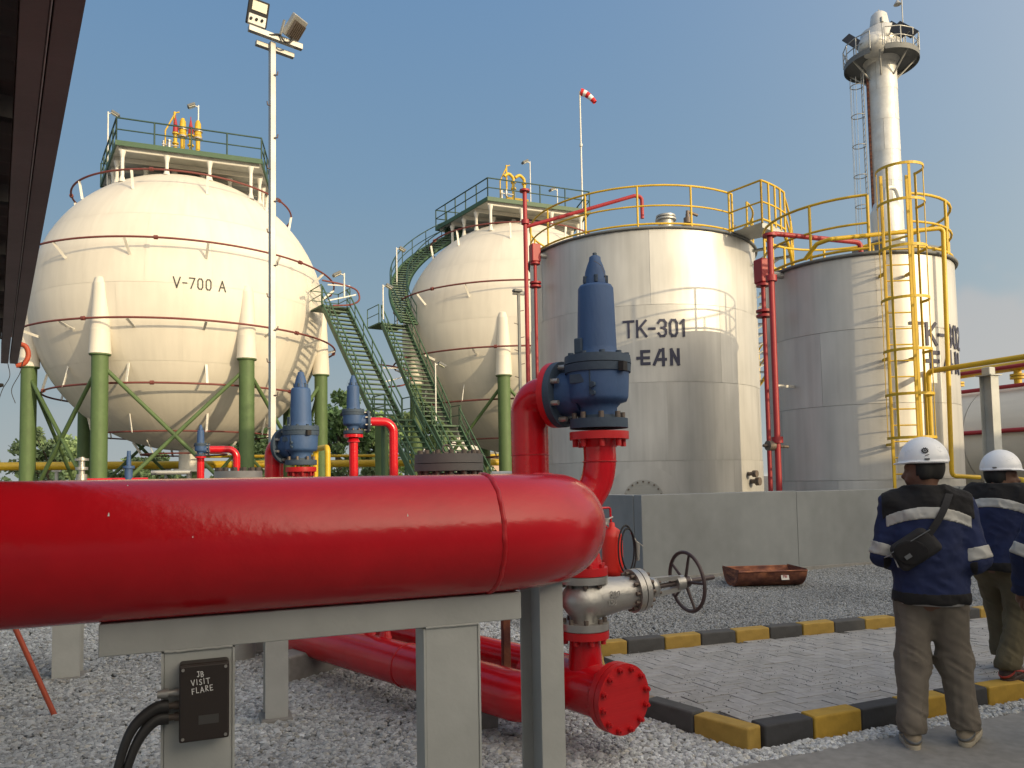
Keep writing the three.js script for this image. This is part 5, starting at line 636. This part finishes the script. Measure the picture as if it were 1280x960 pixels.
{
  const R = rng(500), mk = (R) => leaves(R, 2600, 0.3, () => { const a = R() * 6.28, r = Math.sqrt(R()), y = R(); return [2.3 * r * Math.cos(a) * (1 - .3 * y), 0.2 + 2.5 * y * (0.75 + .25 * Math.sin(a * 3)), 1.0 * r * Math.sin(a), 0.6 + 0.8 * noise3(a * 2, y * 4, 3)]; }, (k) => [.17 * k, .24 * k, .10 * k]);
  const t = thing('hedge_bush', 'dense green bush in the row under the yellow pipeline behind the spheres', 'bush', [-24, 0, -57], 0, 'bushes in the row behind the spheres'); part('foliage', mk(R), leafMat, t); part('stem', merge([0, 1, 2, 3, 4].map((i) => bar([(i - 2) * .5, 0, 0], [(i - 2) * .7, 1.9, 0.2 * (i % 2)], 0.05, 6, .02))), bark, t);
  for (let i = 1; i < 16; i++) { const c = copy(t, null, [-24 + i * 3.7 + (R() - .5), 0, -57 - R() * 2.5], R() * 3); c.scale.set(1, 0.8 + 0.35 * R(), 1); }
}
{
  const b = (label, x, z, w, h, m, fl) => { const t = thing('building', label, 'building', [x, 0, z], -0.3); part('wall', box(w, h, 6, 0, h / 2, 0), m, t); part('roof', box(w + 0.6, 0.35, 6.6, 0, h + 0.17, 0), M.concrete, t); for (let f = 0; f < fl; f++) for (let i = 0; i < Math.floor(w / 2.4); i++) part('window', box(1.2, 1.3, 0.1, -w / 2 + 1.4 + i * 2.4, 1.7 + f * 2.9, 3.03), M.windowGlass, t); };
  b('pale far building seen through the right green staircase', 37, -116, 9, 8.3, M.farWall, 2); b('brownish far building right of the pale one behind the stairs', 44, -112, 6, 5.6, M.farWallWarm, 1);
}
// ---------------------------------------------------------------- people: signed distance fields meshed as continuous surfaces
function isoMesh(f, mn, mx, h) { // surface nets over a box; blocks far from the surface are skipped
  const n = [0, 1, 2].map((i) => Math.ceil((mx[i] - mn[i]) / h) + 1), [nx, ny, nz] = n, B = 4, val = new Float32Array(nx * ny * nz), id = (i, j, k) => i + nx * (j + ny * k);
  for (let k0 = 0; k0 < nz; k0 += B) for (let j0 = 0; j0 < ny; j0 += B) for (let i0 = 0; i0 < nx; i0 += B) {
    const c = f(mn[0] + (i0 + 1.5) * h, mn[1] + (j0 + 1.5) * h, mn[2] + (k0 + 1.5) * h), skip = Math.abs(c) > h * 7.5;
    for (let k = k0; k < Math.min(k0 + B, nz); k++) for (let j = j0; j < Math.min(j0 + B, ny); j++) for (let i = i0; i < Math.min(i0 + B, nx); i++) val[id(i, j, k)] = skip ? c : f(mn[0] + i * h, mn[1] + j * h, mn[2] + k * h);
  }
  const vid = new Int32Array(nx * ny * nz).fill(-1), pos = [], idx = [];
  const E = [[0, 1], [2, 3], [4, 5], [6, 7], [0, 2], [1, 3], [4, 6], [5, 7], [0, 4], [1, 5], [2, 6], [3, 7]], d = new Float32Array(8);
  for (let k = 0; k + 1 < nz; k++) for (let j = 0; j + 1 < ny; j++) for (let i = 0; i + 1 < nx; i++) {
    let m = 0; for (let c = 0; c < 8; c++) { d[c] = val[id(i + (c & 1), j + ((c >> 1) & 1), k + (c >> 2))]; if (d[c] < 0) m |= 1 << c; } if (m === 0 || m === 255) continue;
    let x = 0, y = 0, z = 0, q = 0; for (const [a, b] of E) { if (((m >> a) & 1) === ((m >> b) & 1)) continue; const t = d[a] / (d[a] - d[b]); x += (a & 1) + t * ((b & 1) - (a & 1)); y += ((a >> 1) & 1) + t * (((b >> 1) & 1) - ((a >> 1) & 1)); z += (a >> 2) + t * ((b >> 2) - (a >> 2)); q++; }
    vid[id(i, j, k)] = pos.length / 3; pos.push(mn[0] + (i + x / q) * h, mn[1] + (j + y / q) * h, mn[2] + (k + z / q) * h);
  }
  const quad = (a, b, c, e, flip) => { if (a < 0 || b < 0 || c < 0 || e < 0) return; flip ? idx.push(a, c, b, a, e, c) : idx.push(a, b, c, a, c, e); };
  for (let k = 1; k + 1 < nz; k++) for (let j = 1; j + 1 < ny; j++) for (let i = 1; i + 1 < nx; i++) { const s = val[id(i, j, k)] < 0;
    if (s !== val[id(i + 1, j, k)] < 0) quad(vid[id(i, j - 1, k - 1)], vid[id(i, j, k - 1)], vid[id(i, j, k)], vid[id(i, j - 1, k)], !s);
    if (s !== val[id(i, j + 1, k)] < 0) quad(vid[id(i - 1, j, k - 1)], vid[id(i - 1, j, k)], vid[id(i, j, k)], vid[id(i, j, k - 1)], !s);
    if (s !== val[id(i, j, k + 1)] < 0) quad(vid[id(i - 1, j - 1, k)], vid[id(i, j - 1, k)], vid[id(i, j, k)], vid[id(i - 1, j, k)], !s); }
  const g = new THREE.BufferGeometry(); g.setAttribute('position', new THREE.Float32BufferAttribute(pos, 3)); g.setIndex(idx); g.computeVertexNormals(); return boxUV(g);
}
const smin = (a, b, k) => { const h = Math.max(k - Math.abs(a - b), 0) / k; return Math.min(a, b) - h * h * k * 0.25; };
function cone(a, b, ra, rb) { const [ax, ay, az] = a, dx = b[0] - ax, dy = b[1] - ay, dz = b[2] - az, L2 = dx * dx + dy * dy + dz * dz; return (x, y, z) => { const px = x - ax, py = y - ay, pz = z - az, t = clamp((px * dx + py * dy + pz * dz) / L2, 0, 1), qx = px - t * dx, qy = py - t * dy, qz = pz - t * dz; return Math.sqrt(qx * qx + qy * qy + qz * qz) - (ra + (rb - ra) * t); }; }
function ell(c, r) { const m = Math.min(...r); return (x, y, z) => { const a = (x - c[0]) / r[0], b = (y - c[1]) / r[1], d = (z - c[2]) / r[2], k = Math.sqrt(a * a + b * b + d * d); return (k - 1) * m * (k < 0.001 ? 1 : 1); }; }
function rb3(c, b, r) { return (x, y, z) => { const qx = Math.abs(x - c[0]) - b[0] + r, qy = Math.abs(y - c[1]) - b[1] + r, qz = Math.abs(z - c[2]) - b[2] + r; return Math.hypot(Math.max(qx, 0), Math.max(qy, 0), Math.max(qz, 0)) + Math.min(Math.max(qx, qy, qz), 0) - r; }; }
const uni = (k, ...fs) => (x, y, z) => { let d = fs[0](x, y, z); for (let i = 1; i < fs.length; i++) d = smin(d, fs[i](x, y, z), k); return d; };
const turnY = (f, a, c) => { const s = Math.sin(a), q = Math.cos(a); return (x, y, z) => { const px = x - c[0], pz = z - c[2]; return f(c[0] + px * q - pz * s, y, c[2] + px * s + pz * q); }; };

function person(name, label, p) { // local: faces -z, x to the person's right
  const t = thing(name, label, 'person', p.pos, p.turn), J = p.joints, s = [-1, 1], H = J.head, yaw = p.headYaw;
  const hd = (f) => turnY(f, yaw, H), L = (o) => [H[0] + o[0], H[1] + o[1], H[2] + o[2]];
  // one continuous body: head, neck, trunk, limbs and hands
  const head = hd(uni(0.02, ell(L([0, 0.02, 0.005]), [0.077, 0.112, 0.097]), cone(L([0, -0.05, -0.045]), L([0, -0.085, -0.06]), 0.055, 0.034), cone(L([0, -0.005, -0.088]), L([0, -0.036, -0.106]), 0.011, 0.016), cone(L([-0.02, -0.062, -0.088]), L([0.02, -0.062, -0.088]), 0.012, 0.012), cone(L([-0.03, 0.018, -0.085]), L([0.03, 0.018, -0.085]), 0.014, 0.014), ell(L([-0.079, -0.01, 0.012]), [0.014, 0.033, 0.022]), ell(L([0.079, -0.01, 0.012]), [0.014, 0.033, 0.022])));
  const neck = cone([J.neck[0], J.neck[1] - 0.06, J.neck[2]], L([0, -0.03, 0.012]), 0.066, 0.056);
  const trunk = uni(0.09, ell([J.chest[0], J.chest[1], J.chest[2]], [0.165, 0.20, 0.115]), ell([J.pelvis[0], J.pelvis[1] + .02, J.pelvis[2]], [0.155, 0.15, 0.11]), cone(J.pelvis, J.chest, 0.12, 0.13), cone(J.sho[0], J.sho[1], 0.06, 0.06));
  const arm = (i, e = 0) => uni(0.03, cone(J.sho[i], J.elb[i], 0.056 + e, 0.045 + e), cone(J.elb[i], J.wri[i], 0.044 + e, 0.031 + e)), leg = (i, e = 0) => uni(0.04, cone(J.hip[i], J.kne[i], 0.086 + e, 0.058 + e), cone(J.kne[i], J.ank[i], 0.056 + e, 0.042 + e));
  const bodyF = uni(0.035, head, neck, trunk, arm(0), arm(1), leg(0), leg(1)), mn = [-0.55, 0.02, -0.6], mx = [0.55, H[1] + 0.2, 0.6];
  const lowHead = isoMesh((x, y, z) => Math.max(uni(0.03, head, neck)(x, y, z), J.neck[1] - 0.05 - y), [H[0] - 0.2, J.neck[1] - 0.1, H[2] - 0.22], [H[0] + 0.2, H[1] + 0.2, H[2] + 0.22], 0.006);
  const geo = [lowHead, isoMesh((x, y, z) => Math.max(bodyF(x, y, z), y - J.neck[1] - 0.01), mn, mx, 0.014)];
  for (let i = 0; i < 2; i++) { // five separate bent fingers on each hand
    const w = J.wri[i], e = J.elb[i], d = V(w[0] - e[0], w[1] - e[1], w[2] - e[2]).normalize(), up = V(0, 1, 0).addScaledVector(d, -d.y).normalize(); if (Math.abs(d.y) > .9) up.set(0, 0, -1).addScaledVector(d, d.z).normalize(); const lat = d.clone().cross(up).multiplyScalar(s[i]), W = V(...w), at = (a, b, c) => { const q = W.clone().addScaledVector(d, a).addScaledVector(up, b).addScaledVector(lat, c); return [q.x, q.y, q.z]; };
    const fs = [cone(at(0, 0, 0), at(0.05, 0, 0), 0.026, 0.03), rb3([0, 0, 0], [.001, .001, .001], 0.001)]; fs.pop(); for (let k = 0; k < 4; k++) { const b = (k - 1.5) * 0.02, l = [0.030, 0.036, 0.033, 0.026][k]; fs.push(cone(at(0.045, b, 0), at(0.085, b * 1.05, 0), 0.0125, 0.0105), cone(at(0.085, b * 1.05, 0), at(0.085 + l * .8, b, -0.014), 0.0095, 0.009), cone(at(0.085 + l * .8, b, -0.014), at(0.085 + l * 1.05, b, -0.036), 0.009, 0.0078)); }
    fs.push(cone(at(0.02, 0.022, -0.008), at(0.055, 0.05, -0.022), 0.014, 0.0115), cone(at(0.055, 0.05, -0.022), at(0.085, 0.052, -0.034), 0.011, 0.009)); const hf = uni(0.007, ...fs); geo.push(isoMesh(hf, [w[0] - .17, w[1] - .17, w[2] - .17], [w[0] + .17, w[1] + .17, w[2] + .17], 0.0045));
  }
  part('body', merge(geo), M.skin, t);
  part('hair', isoMesh((x, y, z) => { const f = head(x, y, z) - 0.007; const q = V(x - H[0], 0, z - H[2]).applyAxisAngle(V(0, 1, 0), -yaw); return Math.max(f, H[1] - 0.055 - 0.5 * Math.max(0, -q.z + 0.01) * 1.6 - y + (q.z < -0.02 ? 0.05 : 0), -q.z - 0.035 + (y > H[1] + .03 ? -.05 : 0)); }, [H[0] - 0.15, H[1] - 0.14, H[2] - 0.16], [H[0] + 0.15, H[1] + 0.17, H[2] + 0.16], 0.006), M.hair, t);
  // helmet
  const hc = L([0, 0.050, 0.0]), dome = ell(hc, [0.106, 0.130, 0.122]), helmetF = hd((x, y, z) => { const px = x - hc[0], py = y - hc[1], pz = z - hc[2], rr = Math.hypot(px / 0.114, (pz + 0.012 * (pz < 0 ? 1 : 0)) / (pz < 0 ? 0.148 : 0.128)); const rim = Math.max((rr - 1) * 0.13, Math.abs(py + 0.004 + 0.014 * (pz < -0.06 ? (-(pz + .06)) * 6 : 0)) - 0.0048); const ridge = Math.max(ell([hc[0], hc[1] + .001, hc[2]], [0.03, 0.138, 0.127])(x, y, z), -py - .0); const shell = Math.max(smin(dome(x, y, z), ridge, 0.02), -py - 0.012, -(ell(hc, [0.098, 0.121, 0.114])(x, y, z))); return smin(shell, rim, 0.008); });
  part('helmet', isoMesh(helmetF, [hc[0] - 0.22, hc[1] - 0.05, hc[2] - 0.22], [hc[0] + 0.22, hc[1] + 0.16, hc[2] + 0.22], 0.005), M.helmet, t);
  if (p.emblem) { const q = new THREE.Group(); const tor = [new THREE.TorusGeometry(0.0125, 0.0028, 6, 28), box(0.003, 0.014, 0.003), box(0.014, 0.003, 0.003), ...Array.from({ length: 11 }, (_, i) => box(0.0045, 0.005, 0.003, 0, 0.0165, 0).rotateZ(i * 2 * Math.PI / 11)), box(0.022, 0.003, 0.002, 0, -0.03, 0)]; const a = p.emblem, n = V(Math.sin(a) / 0.106, 0.5 / .130, Math.cos(a) / 0.122).normalize(), P = V(0.106 * Math.sin(a) * .88, 0.130 * 0.46, 0.122 * Math.cos(a) * .88), g = merge(tor).applyQuaternion(new THREE.Quaternion().setFromUnitVectors(V(0, 0, 1), n)).translate(P.x + n.x * .004, P.y + n.y * .004, P.z + n.z * .004).rotateY(yaw).translate(...hc); part('helmet_emblem', g, M.letterBlack, t); }
  part('helmet_clip', merge([-1, 1].map((k) => box(0.006, 0.009, 0.026, k * 0.107, 0.012, 0.03)).concat(box(.03, .009, .006, 0, .012, .124))).rotateY(yaw).translate(...hc), M.steelDark, t);
  // jacket, with creases
  const crease = (x, y, z, a) => a * 0.7 * (noise3(x * 9 + p.seed, y * 11 + x * 7, z * 9) - 0.5) - a * 0.5 * (1 - Math.abs(2 * noise3(x * 12 - y * 5, y * 19 + x * 9, z * 12 + p.seed) - 1)) + a * 0.25 - a * 0.25 * (1 - Math.abs(2 * noise3(x * 30 + y * 12, y * 34, z * 30) - 1));
  const jt = uni(0.10, ell([J.chest[0], J.chest[1] - 0.0, J.chest[2]], [0.178, 0.235, 0.14]), cone([J.pelvis[0] - 0.048, J.hem + 0.02, J.pelvis[2]], [J.chest[0] - 0.048, J.chest[1], J.chest[2]], 0.146, 0.128), cone([J.pelvis[0] + 0.048, J.hem + 0.02, J.pelvis[2]], [J.chest[0] + 0.048, J.chest[1], J.chest[2]], 0.146, 0.128), cone(J.sho[0], J.sho[1], 0.075, 0.075), cone([J.neck[0], J.neck[1] - 0.09, J.neck[2] + .0], [J.neck[0], J.neck[1] + 0.01, J.neck[2]], 0.105, 0.078));
  const slv = (i) => uni(0.03, cone(J.sho[i], J.elb[i], 0.076, 0.063), cone(J.elb[i], J.wri[i], 0.06, 0.048)), sl = [slv(0), slv(1)];
  const cut = (i) => { const w = J.wri[i], e = J.elb[i], d = V(w[0] - e[0], w[1] - e[1], w[2] - e[2]).normalize(); return (x, y, z) => (x - w[0]) * d.x + (y - w[1]) * d.y + (z - w[2]) * d.z + 0.005; }, cuts = [cut(0), cut(1)];
  const torsoF = (x, y, z) => Math.max(jt(x, y, z), J.hem - y, y - J.neck[1] - 0.035), jF = (x, y, z) => { const T = torsoF(x, y, z), a = Math.max(sl[0](x, y, z), cuts[0](x, y, z)), b = Math.max(sl[1](x, y, z), cuts[1](x, y, z)); return smin(smin(T, a, 0.035), b, 0.035) + crease(x, y, z, 0.022); };
  const bx = [[-0.56, J.hem - 0.06, -0.56], [0.56, J.neck[1] + 0.1, 0.56]], yoke = (x, y, z) => J.band + 0.02 - 0.55 * (x - J.chest[0]) ** 2 * 2.2 - y;
  part('jacket', isoMesh(jF, ...bx, 0.0095), M.navy, t);
  part('jacket_yoke', isoMesh((x, y, z) => Math.max(jF(x, y, z) - 0.003, yoke(x, y, z), Math.abs(x) - 0.235), ...bx, 0.0095), M.clothBlack, t);
  part('reflective_band', isoMesh((x, y, z) => Math.max(jF(x, y, z) - 0.006, Math.abs(y - (J.band - 0.55 * (x - J.chest[0]) ** 2 * 2.2)) - 0.034, Math.abs(x - J.chest[0]) - 0.215), ...bx, 0.0085), M.reflective, t);
  part('jacket_hem', isoMesh((x, y, z) => Math.max(jF(x, y, z) - 0.004, sl[0](x, y, z) < 0.02 || sl[1](x, y, z) < 0.02 ? 0.05 : -1, y - J.hem - 0.055), [-0.4, J.hem - 0.05, -0.4], [0.4, J.hem + 0.1, 0.4], 0.0095), M.clothBlack, t);
  for (let i = 0; i < 2; i++) { // sleeve bands and the black lower inside of each sleeve
    const A = J.sho[i], Bq = J.elb[i], d = V(Bq[0] - A[0], Bq[1] - A[1], Bq[2] - A[2]), len = d.length(); d.normalize(); const along = (x, y, z) => (x - A[0]) * d.x + (y - A[1]) * d.y + (z - A[2]) * d.z; const lo = [Math.min(A[0], Bq[0]) - 0.14, Math.min(A[1], Bq[1]) - 0.14, Math.min(A[2], Bq[2]) - 0.14], hi = [Math.max(A[0], Bq[0]) + 0.14, Math.max(A[1], Bq[1]) + 0.14, Math.max(A[2], Bq[2]) + 0.14];
    part('sleeve_band', isoMesh((x, y, z) => Math.max(sl[i](x, y, z) + crease(x, y, z, .022) - 0.006, Math.abs(along(x, y, z) - len * 0.9) - 0.036), lo, hi, 0.0085), M.reflective, t);
    const W = J.wri[i], l2 = [Math.min(W[0], Bq[0]) - 0.12, Math.min(W[1], Bq[1]) - 0.14, Math.min(W[2], Bq[2]) - 0.12], h2 = [Math.max(W[0], Bq[0]) + 0.12, Math.max(W[1], Bq[1]) + 0.14, Math.max(W[2], Bq[2]) + 0.12]; part('sleeve_panel', isoMesh((x, y, z) => Math.max(sl[i](x, y, z) + crease(x, y, z, .022) - 0.004, cuts[i](x, y, z), len + 0.01 - along(x, y, z), (x - Bq[0]) * s[i] * (p.innerPanel ?? 1) - 0.0), l2, h2, 0.0095), M.clothBlack, t);
  }
  // trousers
  const tl = (i) => uni(0.05, cone(J.hip[i], J.kne[i], 0.101, 0.083), cone(J.kne[i], [J.ank[i][0], J.ank[i][1] + 0.0, J.ank[i][2]], 0.081, 0.071)), t0 = tl(0), t1 = tl(1), pel = ell([J.pelvis[0], J.pelvis[1], J.pelvis[2]], [0.16, 0.15, 0.115]);
  const ridge = (v) => 1 - Math.abs(2 * v - 1), bend = (y) => 0.35 + Math.exp(-((y - J.ank[0][1] - 0.06) ** 2) * 120) + 0.9 * Math.exp(-((y - J.kne[0][1]) ** 2) * 60) + 0.5 * Math.exp(-((y - J.hip[0][1] + 0.06) ** 2) * 90), fold = (x, y, z) => -0.011 * bend(y) * ridge(noise3(x * 9 + p.seed, y * 26 + x * 16 - z * 8, z * 9)) - 0.007 * ridge(noise3(x * 26 + 7, y * 4, z * 26 + p.seed)) + 0.007;
  part('trousers', isoMesh((x, y, z) => Math.max(smin(smin(t0(x, y, z), t1(x, y, z), 0.045), pel(x, y, z), 0.07), y - J.hem - 0.03, (x < 0 ? J.ank[0][1] : J.ank[1][1]) - 0.005 - y) + fold(x, y, z), [-0.45, 0.0, -0.6], [0.45, J.hem + 0.12, 0.6], 0.0095), p.trousers, t);
  if (p.pocket) part('cargo_pocket', isoMesh((x, y, z) => Math.max(Math.abs(t0(x, y, z) - 0.012) - 0.014, rb3([J.hip[0][0] - 0.11, 0.60, J.hip[0][2] + 0.0], [0.07, 0.10, 0.085], 0.01)(x, y, z)), [-0.45, 0.4, -0.3], [0.1, 0.8, 0.3], 0.008), p.trousers, t);
  if (p.shirt) part('shirt_hem', isoMesh((x, y, z) => Math.max(torsoF(x, y + 0.03, z) + 0.012, y - J.hem - 0.01, J.hem - 0.022 - y), [-0.35, J.hem - 0.06, -0.35], [0.35, J.hem + 0.05, 0.35], 0.009), M.shirt, t);
  // shoes
  for (let i = 0; i < 2; i++) { const A = J.ank[i], g = J.foot[i], T = (f) => (x, y, z) => { const dx = x - A[0], dz = z - A[2], c = Math.cos(g.yaw), q = Math.sin(g.yaw), lx = dx * c - dz * q, lz = dx * q + dz * c, dy = y - A[1], cp = Math.cos(g.pitch), sp = Math.sin(g.pitch); return f(lx, dy * cp - lz * sp, dy * sp + lz * cp); };
    const upF = uni(0.025, ell([0, -0.045, 0.02], [0.042, 0.048, 0.055]), ell([0.0, -0.058, -0.105], [0.047, 0.036, 0.085]), cone([0, -0.05, 0], [0, 0.03, 0.012], 0.04, 0.043)), soleF = (x, y, z) => { const w = 0.043 + 0.008 * sstep(0, -0.1, z), zz = (z + 0.062) / 0.135, r = Math.hypot(x / w, Math.max(0, Math.abs(zz) - 0.0)); return Math.max((Math.sqrt((x / w) ** 2 + zz ** 4) - 1) * 0.035, Math.abs(y + 0.083) - 0.017); };
    const lo = [A[0] - 0.24, Math.max(A[1] - 0.17, -0.06), A[2] - 0.26], hi = [A[0] + 0.24, A[1] + 0.13, A[2] + 0.26]; const sh = part('shoe', isoMesh(T((x, y, z) => Math.max(upF(x, y, z), -0.078 - y)), lo, hi, 0.0065), p.shoe, t); part('sole', isoMesh(T(soleF), lo, hi, 0.0065), p.sole, sh); part('shoe_trim', isoMesh(T((x, y, z) => Math.max(upF(x, y, z) - 0.003, Math.abs(y + 0.02 + 0.35 * Math.abs(z + .02)) - 0.009)), lo, hi, 0.0065), p.trim, sh); }
  return t;
}
const F2W = (azCam) => -(azCam + 22.1) * D2R;
person('person', 'person from behind in white helmet, navy jacket and tan shoes, walking beside the kerb', { pos: [3.89, 0.01, -3.235], turn: F2W(24), seed: 3, headYaw: 80 * D2R, emblem: -80 * D2R, trousers: M.trousers, shoe: M.shoeTan, sole: M.shoeSole, trim: M.steelDark, shirt: true, innerPanel: 1,
  joints: { pelvis: [0.0, 0.88, 0.0], chest: [0, 1.22, 0.0], neck: [0, 1.445, 0.0], head: [0.0, 1.575, -0.02], sho: [[-0.163, 1.365, 0.0], [0.163, 1.365, 0]], elb: [[-0.238, 1.085, 0.03], [0.232, 1.07, 0.035]], wri: [[-0.17, 1.02, -0.21], [0.18, 1.0, -0.2]], hip: [[-0.085, 0.86, 0], [0.085, 0.86, 0]], kne: [[-0.105, 0.47, 0.0], [0.11, 0.475, -0.08]], ank: [[-0.13, 0.1, 0.06], [0.15, 0.115, -0.07]], foot: [{ yaw: 0.12, pitch: 0 }, { yaw: -0.35, pitch: -0.16 }], hem: 0.83, band: 1.335 } });
{ // the sling bag on his back
  const t = thing('sling_bag', 'black sling bag worn across the back of the man in tan shoes', 'bag', [3.89, 0.01, -3.235], F2W(24)); const f = (x, y, z) => { const c = Math.cos(0.62), s = Math.sin(0.62), dx = x + 0.08, dy = y - 1.135, lx = dx * c + dy * s, ly = -dx * s + dy * c; return rb3([0, 0, 0.158], [0.125 - 0.12 * Math.max(0, ly * 2), 0.082, 0.034], 0.03)(lx, ly, z - 0.008 * noise3(x * 20, y * 20, 3)); };
  part('pouch', isoMesh(f, [-0.35, 0.9, 0.05], [0.22, 1.42, 0.3], 0.007), M.blackMatte, t); part('pocket', isoMesh((x, y, z) => Math.max(f(x, y, z - 0.014), Math.hypot((x + 0.10) * 1, (y - 1.115) * 1.3) - 0.09), [-0.35, 0.9, 0.05], [0.22, 1.4, 0.3], 0.007), M.clothBlack, t); part('zip', bar([-0.2, 1.11, 0.208], [0.0, 1.245, 0.206], 0.003, 6), M.steelDark, t); part('label', box(0.036, 0.022, 0.003).rotateZ(0.62).translate(-0.115, 1.095, 0.222), M.steelDark, t);
  const st = [[-0.01, 1.21, 0.182], [0.035, 1.28, 0.18], [0.07, 1.345, 0.165], [0.1, 1.41, 0.125], [0.12, 1.455, 0.05], [0.115, 1.455, -0.05]]; const w = smooth(st, 20), gs = []; for (let i = 0; i + 1 < w.length; i++) gs.push(flat(w[i], w[i + 1].clone().lerp(w[i], -0.25), 0.036, 0.007)); part('strap', merge(gs), M.blackMatte, t); part('strap', merge([flat([-0.19, 1.1, 0.17], [-0.235, 1.07, 0.06], 0.03, 0.006), flat([-0.19, 1.1, 0.16], [-0.165, 1.03, 0.19], 0.02, 0.006)]), M.shirt, t);
}
person('person', 'person in white helmet turned right, olive trousers, dark shoes, on the paving', { pos: [5.36, 0.115, -3.86], turn: F2W(52), seed: 11, headYaw: -74 * D2R, trousers: M.trousersOlive, shoe: M.shoeDark, sole: M.shoeDark, trim: M.shoeRed, innerPanel: -1,
  joints: { pelvis: [0.0, 0.82, 0.02], chest: [0, 1.14, -0.02], neck: [0, 1.325, -0.04], head: [0.0, 1.42, -0.085], sho: [[-0.165, 1.265, -0.02], [0.165, 1.265, -0.02]], elb: [[-0.24, 1.0, 0.0], [0.235, 0.985, 0.03]], wri: [[-0.2, 0.9, -0.2], [0.27, 0.78, -0.08]], hip: [[-0.085, 0.79, 0.02], [0.085, 0.79, 0.02]], kne: [[-0.1, 0.45, -0.20], [0.1, 0.42, 0.0]], ank: [[-0.1, 0.1, -0.22], [0.09, 0.11, 0.24]], foot: [{ yaw: 0.1, pitch: 0 }, { yaw: -0.1, pitch: -0.12 }], hem: 0.76, band: 1.235 } });
person('person', 'person cut off by the right edge, only a navy sleeve with reflective band showing', { pos: [4.66, 0.02, -2.85], turn: F2W(40), seed: 17, headYaw: 0, trousers: M.trousers, shoe: M.shoeDark, sole: M.shoeDark, trim: M.shoeDark,
  joints: { pelvis: [0.0, 0.85, 0.0], chest: [0, 1.18, 0.0], neck: [0, 1.40, 0.0], head: [0.0, 1.53, -0.02], sho: [[-0.185, 1.32, 0.0], [0.185, 1.32, 0]], elb: [[-0.29, 1.05, 0.02], [0.26, 1.04, 0.035]], wri: [[-0.33, 0.82, -0.10], [0.2, 0.98, -0.21]], hip: [[-0.085, 0.83, 0], [0.085, 0.83, 0]], kne: [[-0.1, 0.46, -0.08], [0.1, 0.45, 0.0]], ank: [[-0.1, 0.1, -0.06], [0.1, 0.1, 0.1]], foot: [{ yaw: 0.1, pitch: 0 }, { yaw: -0.1, pitch: 0 }], hem: 0.78, band: 1.29 } });

renderer.render(scene, camera);
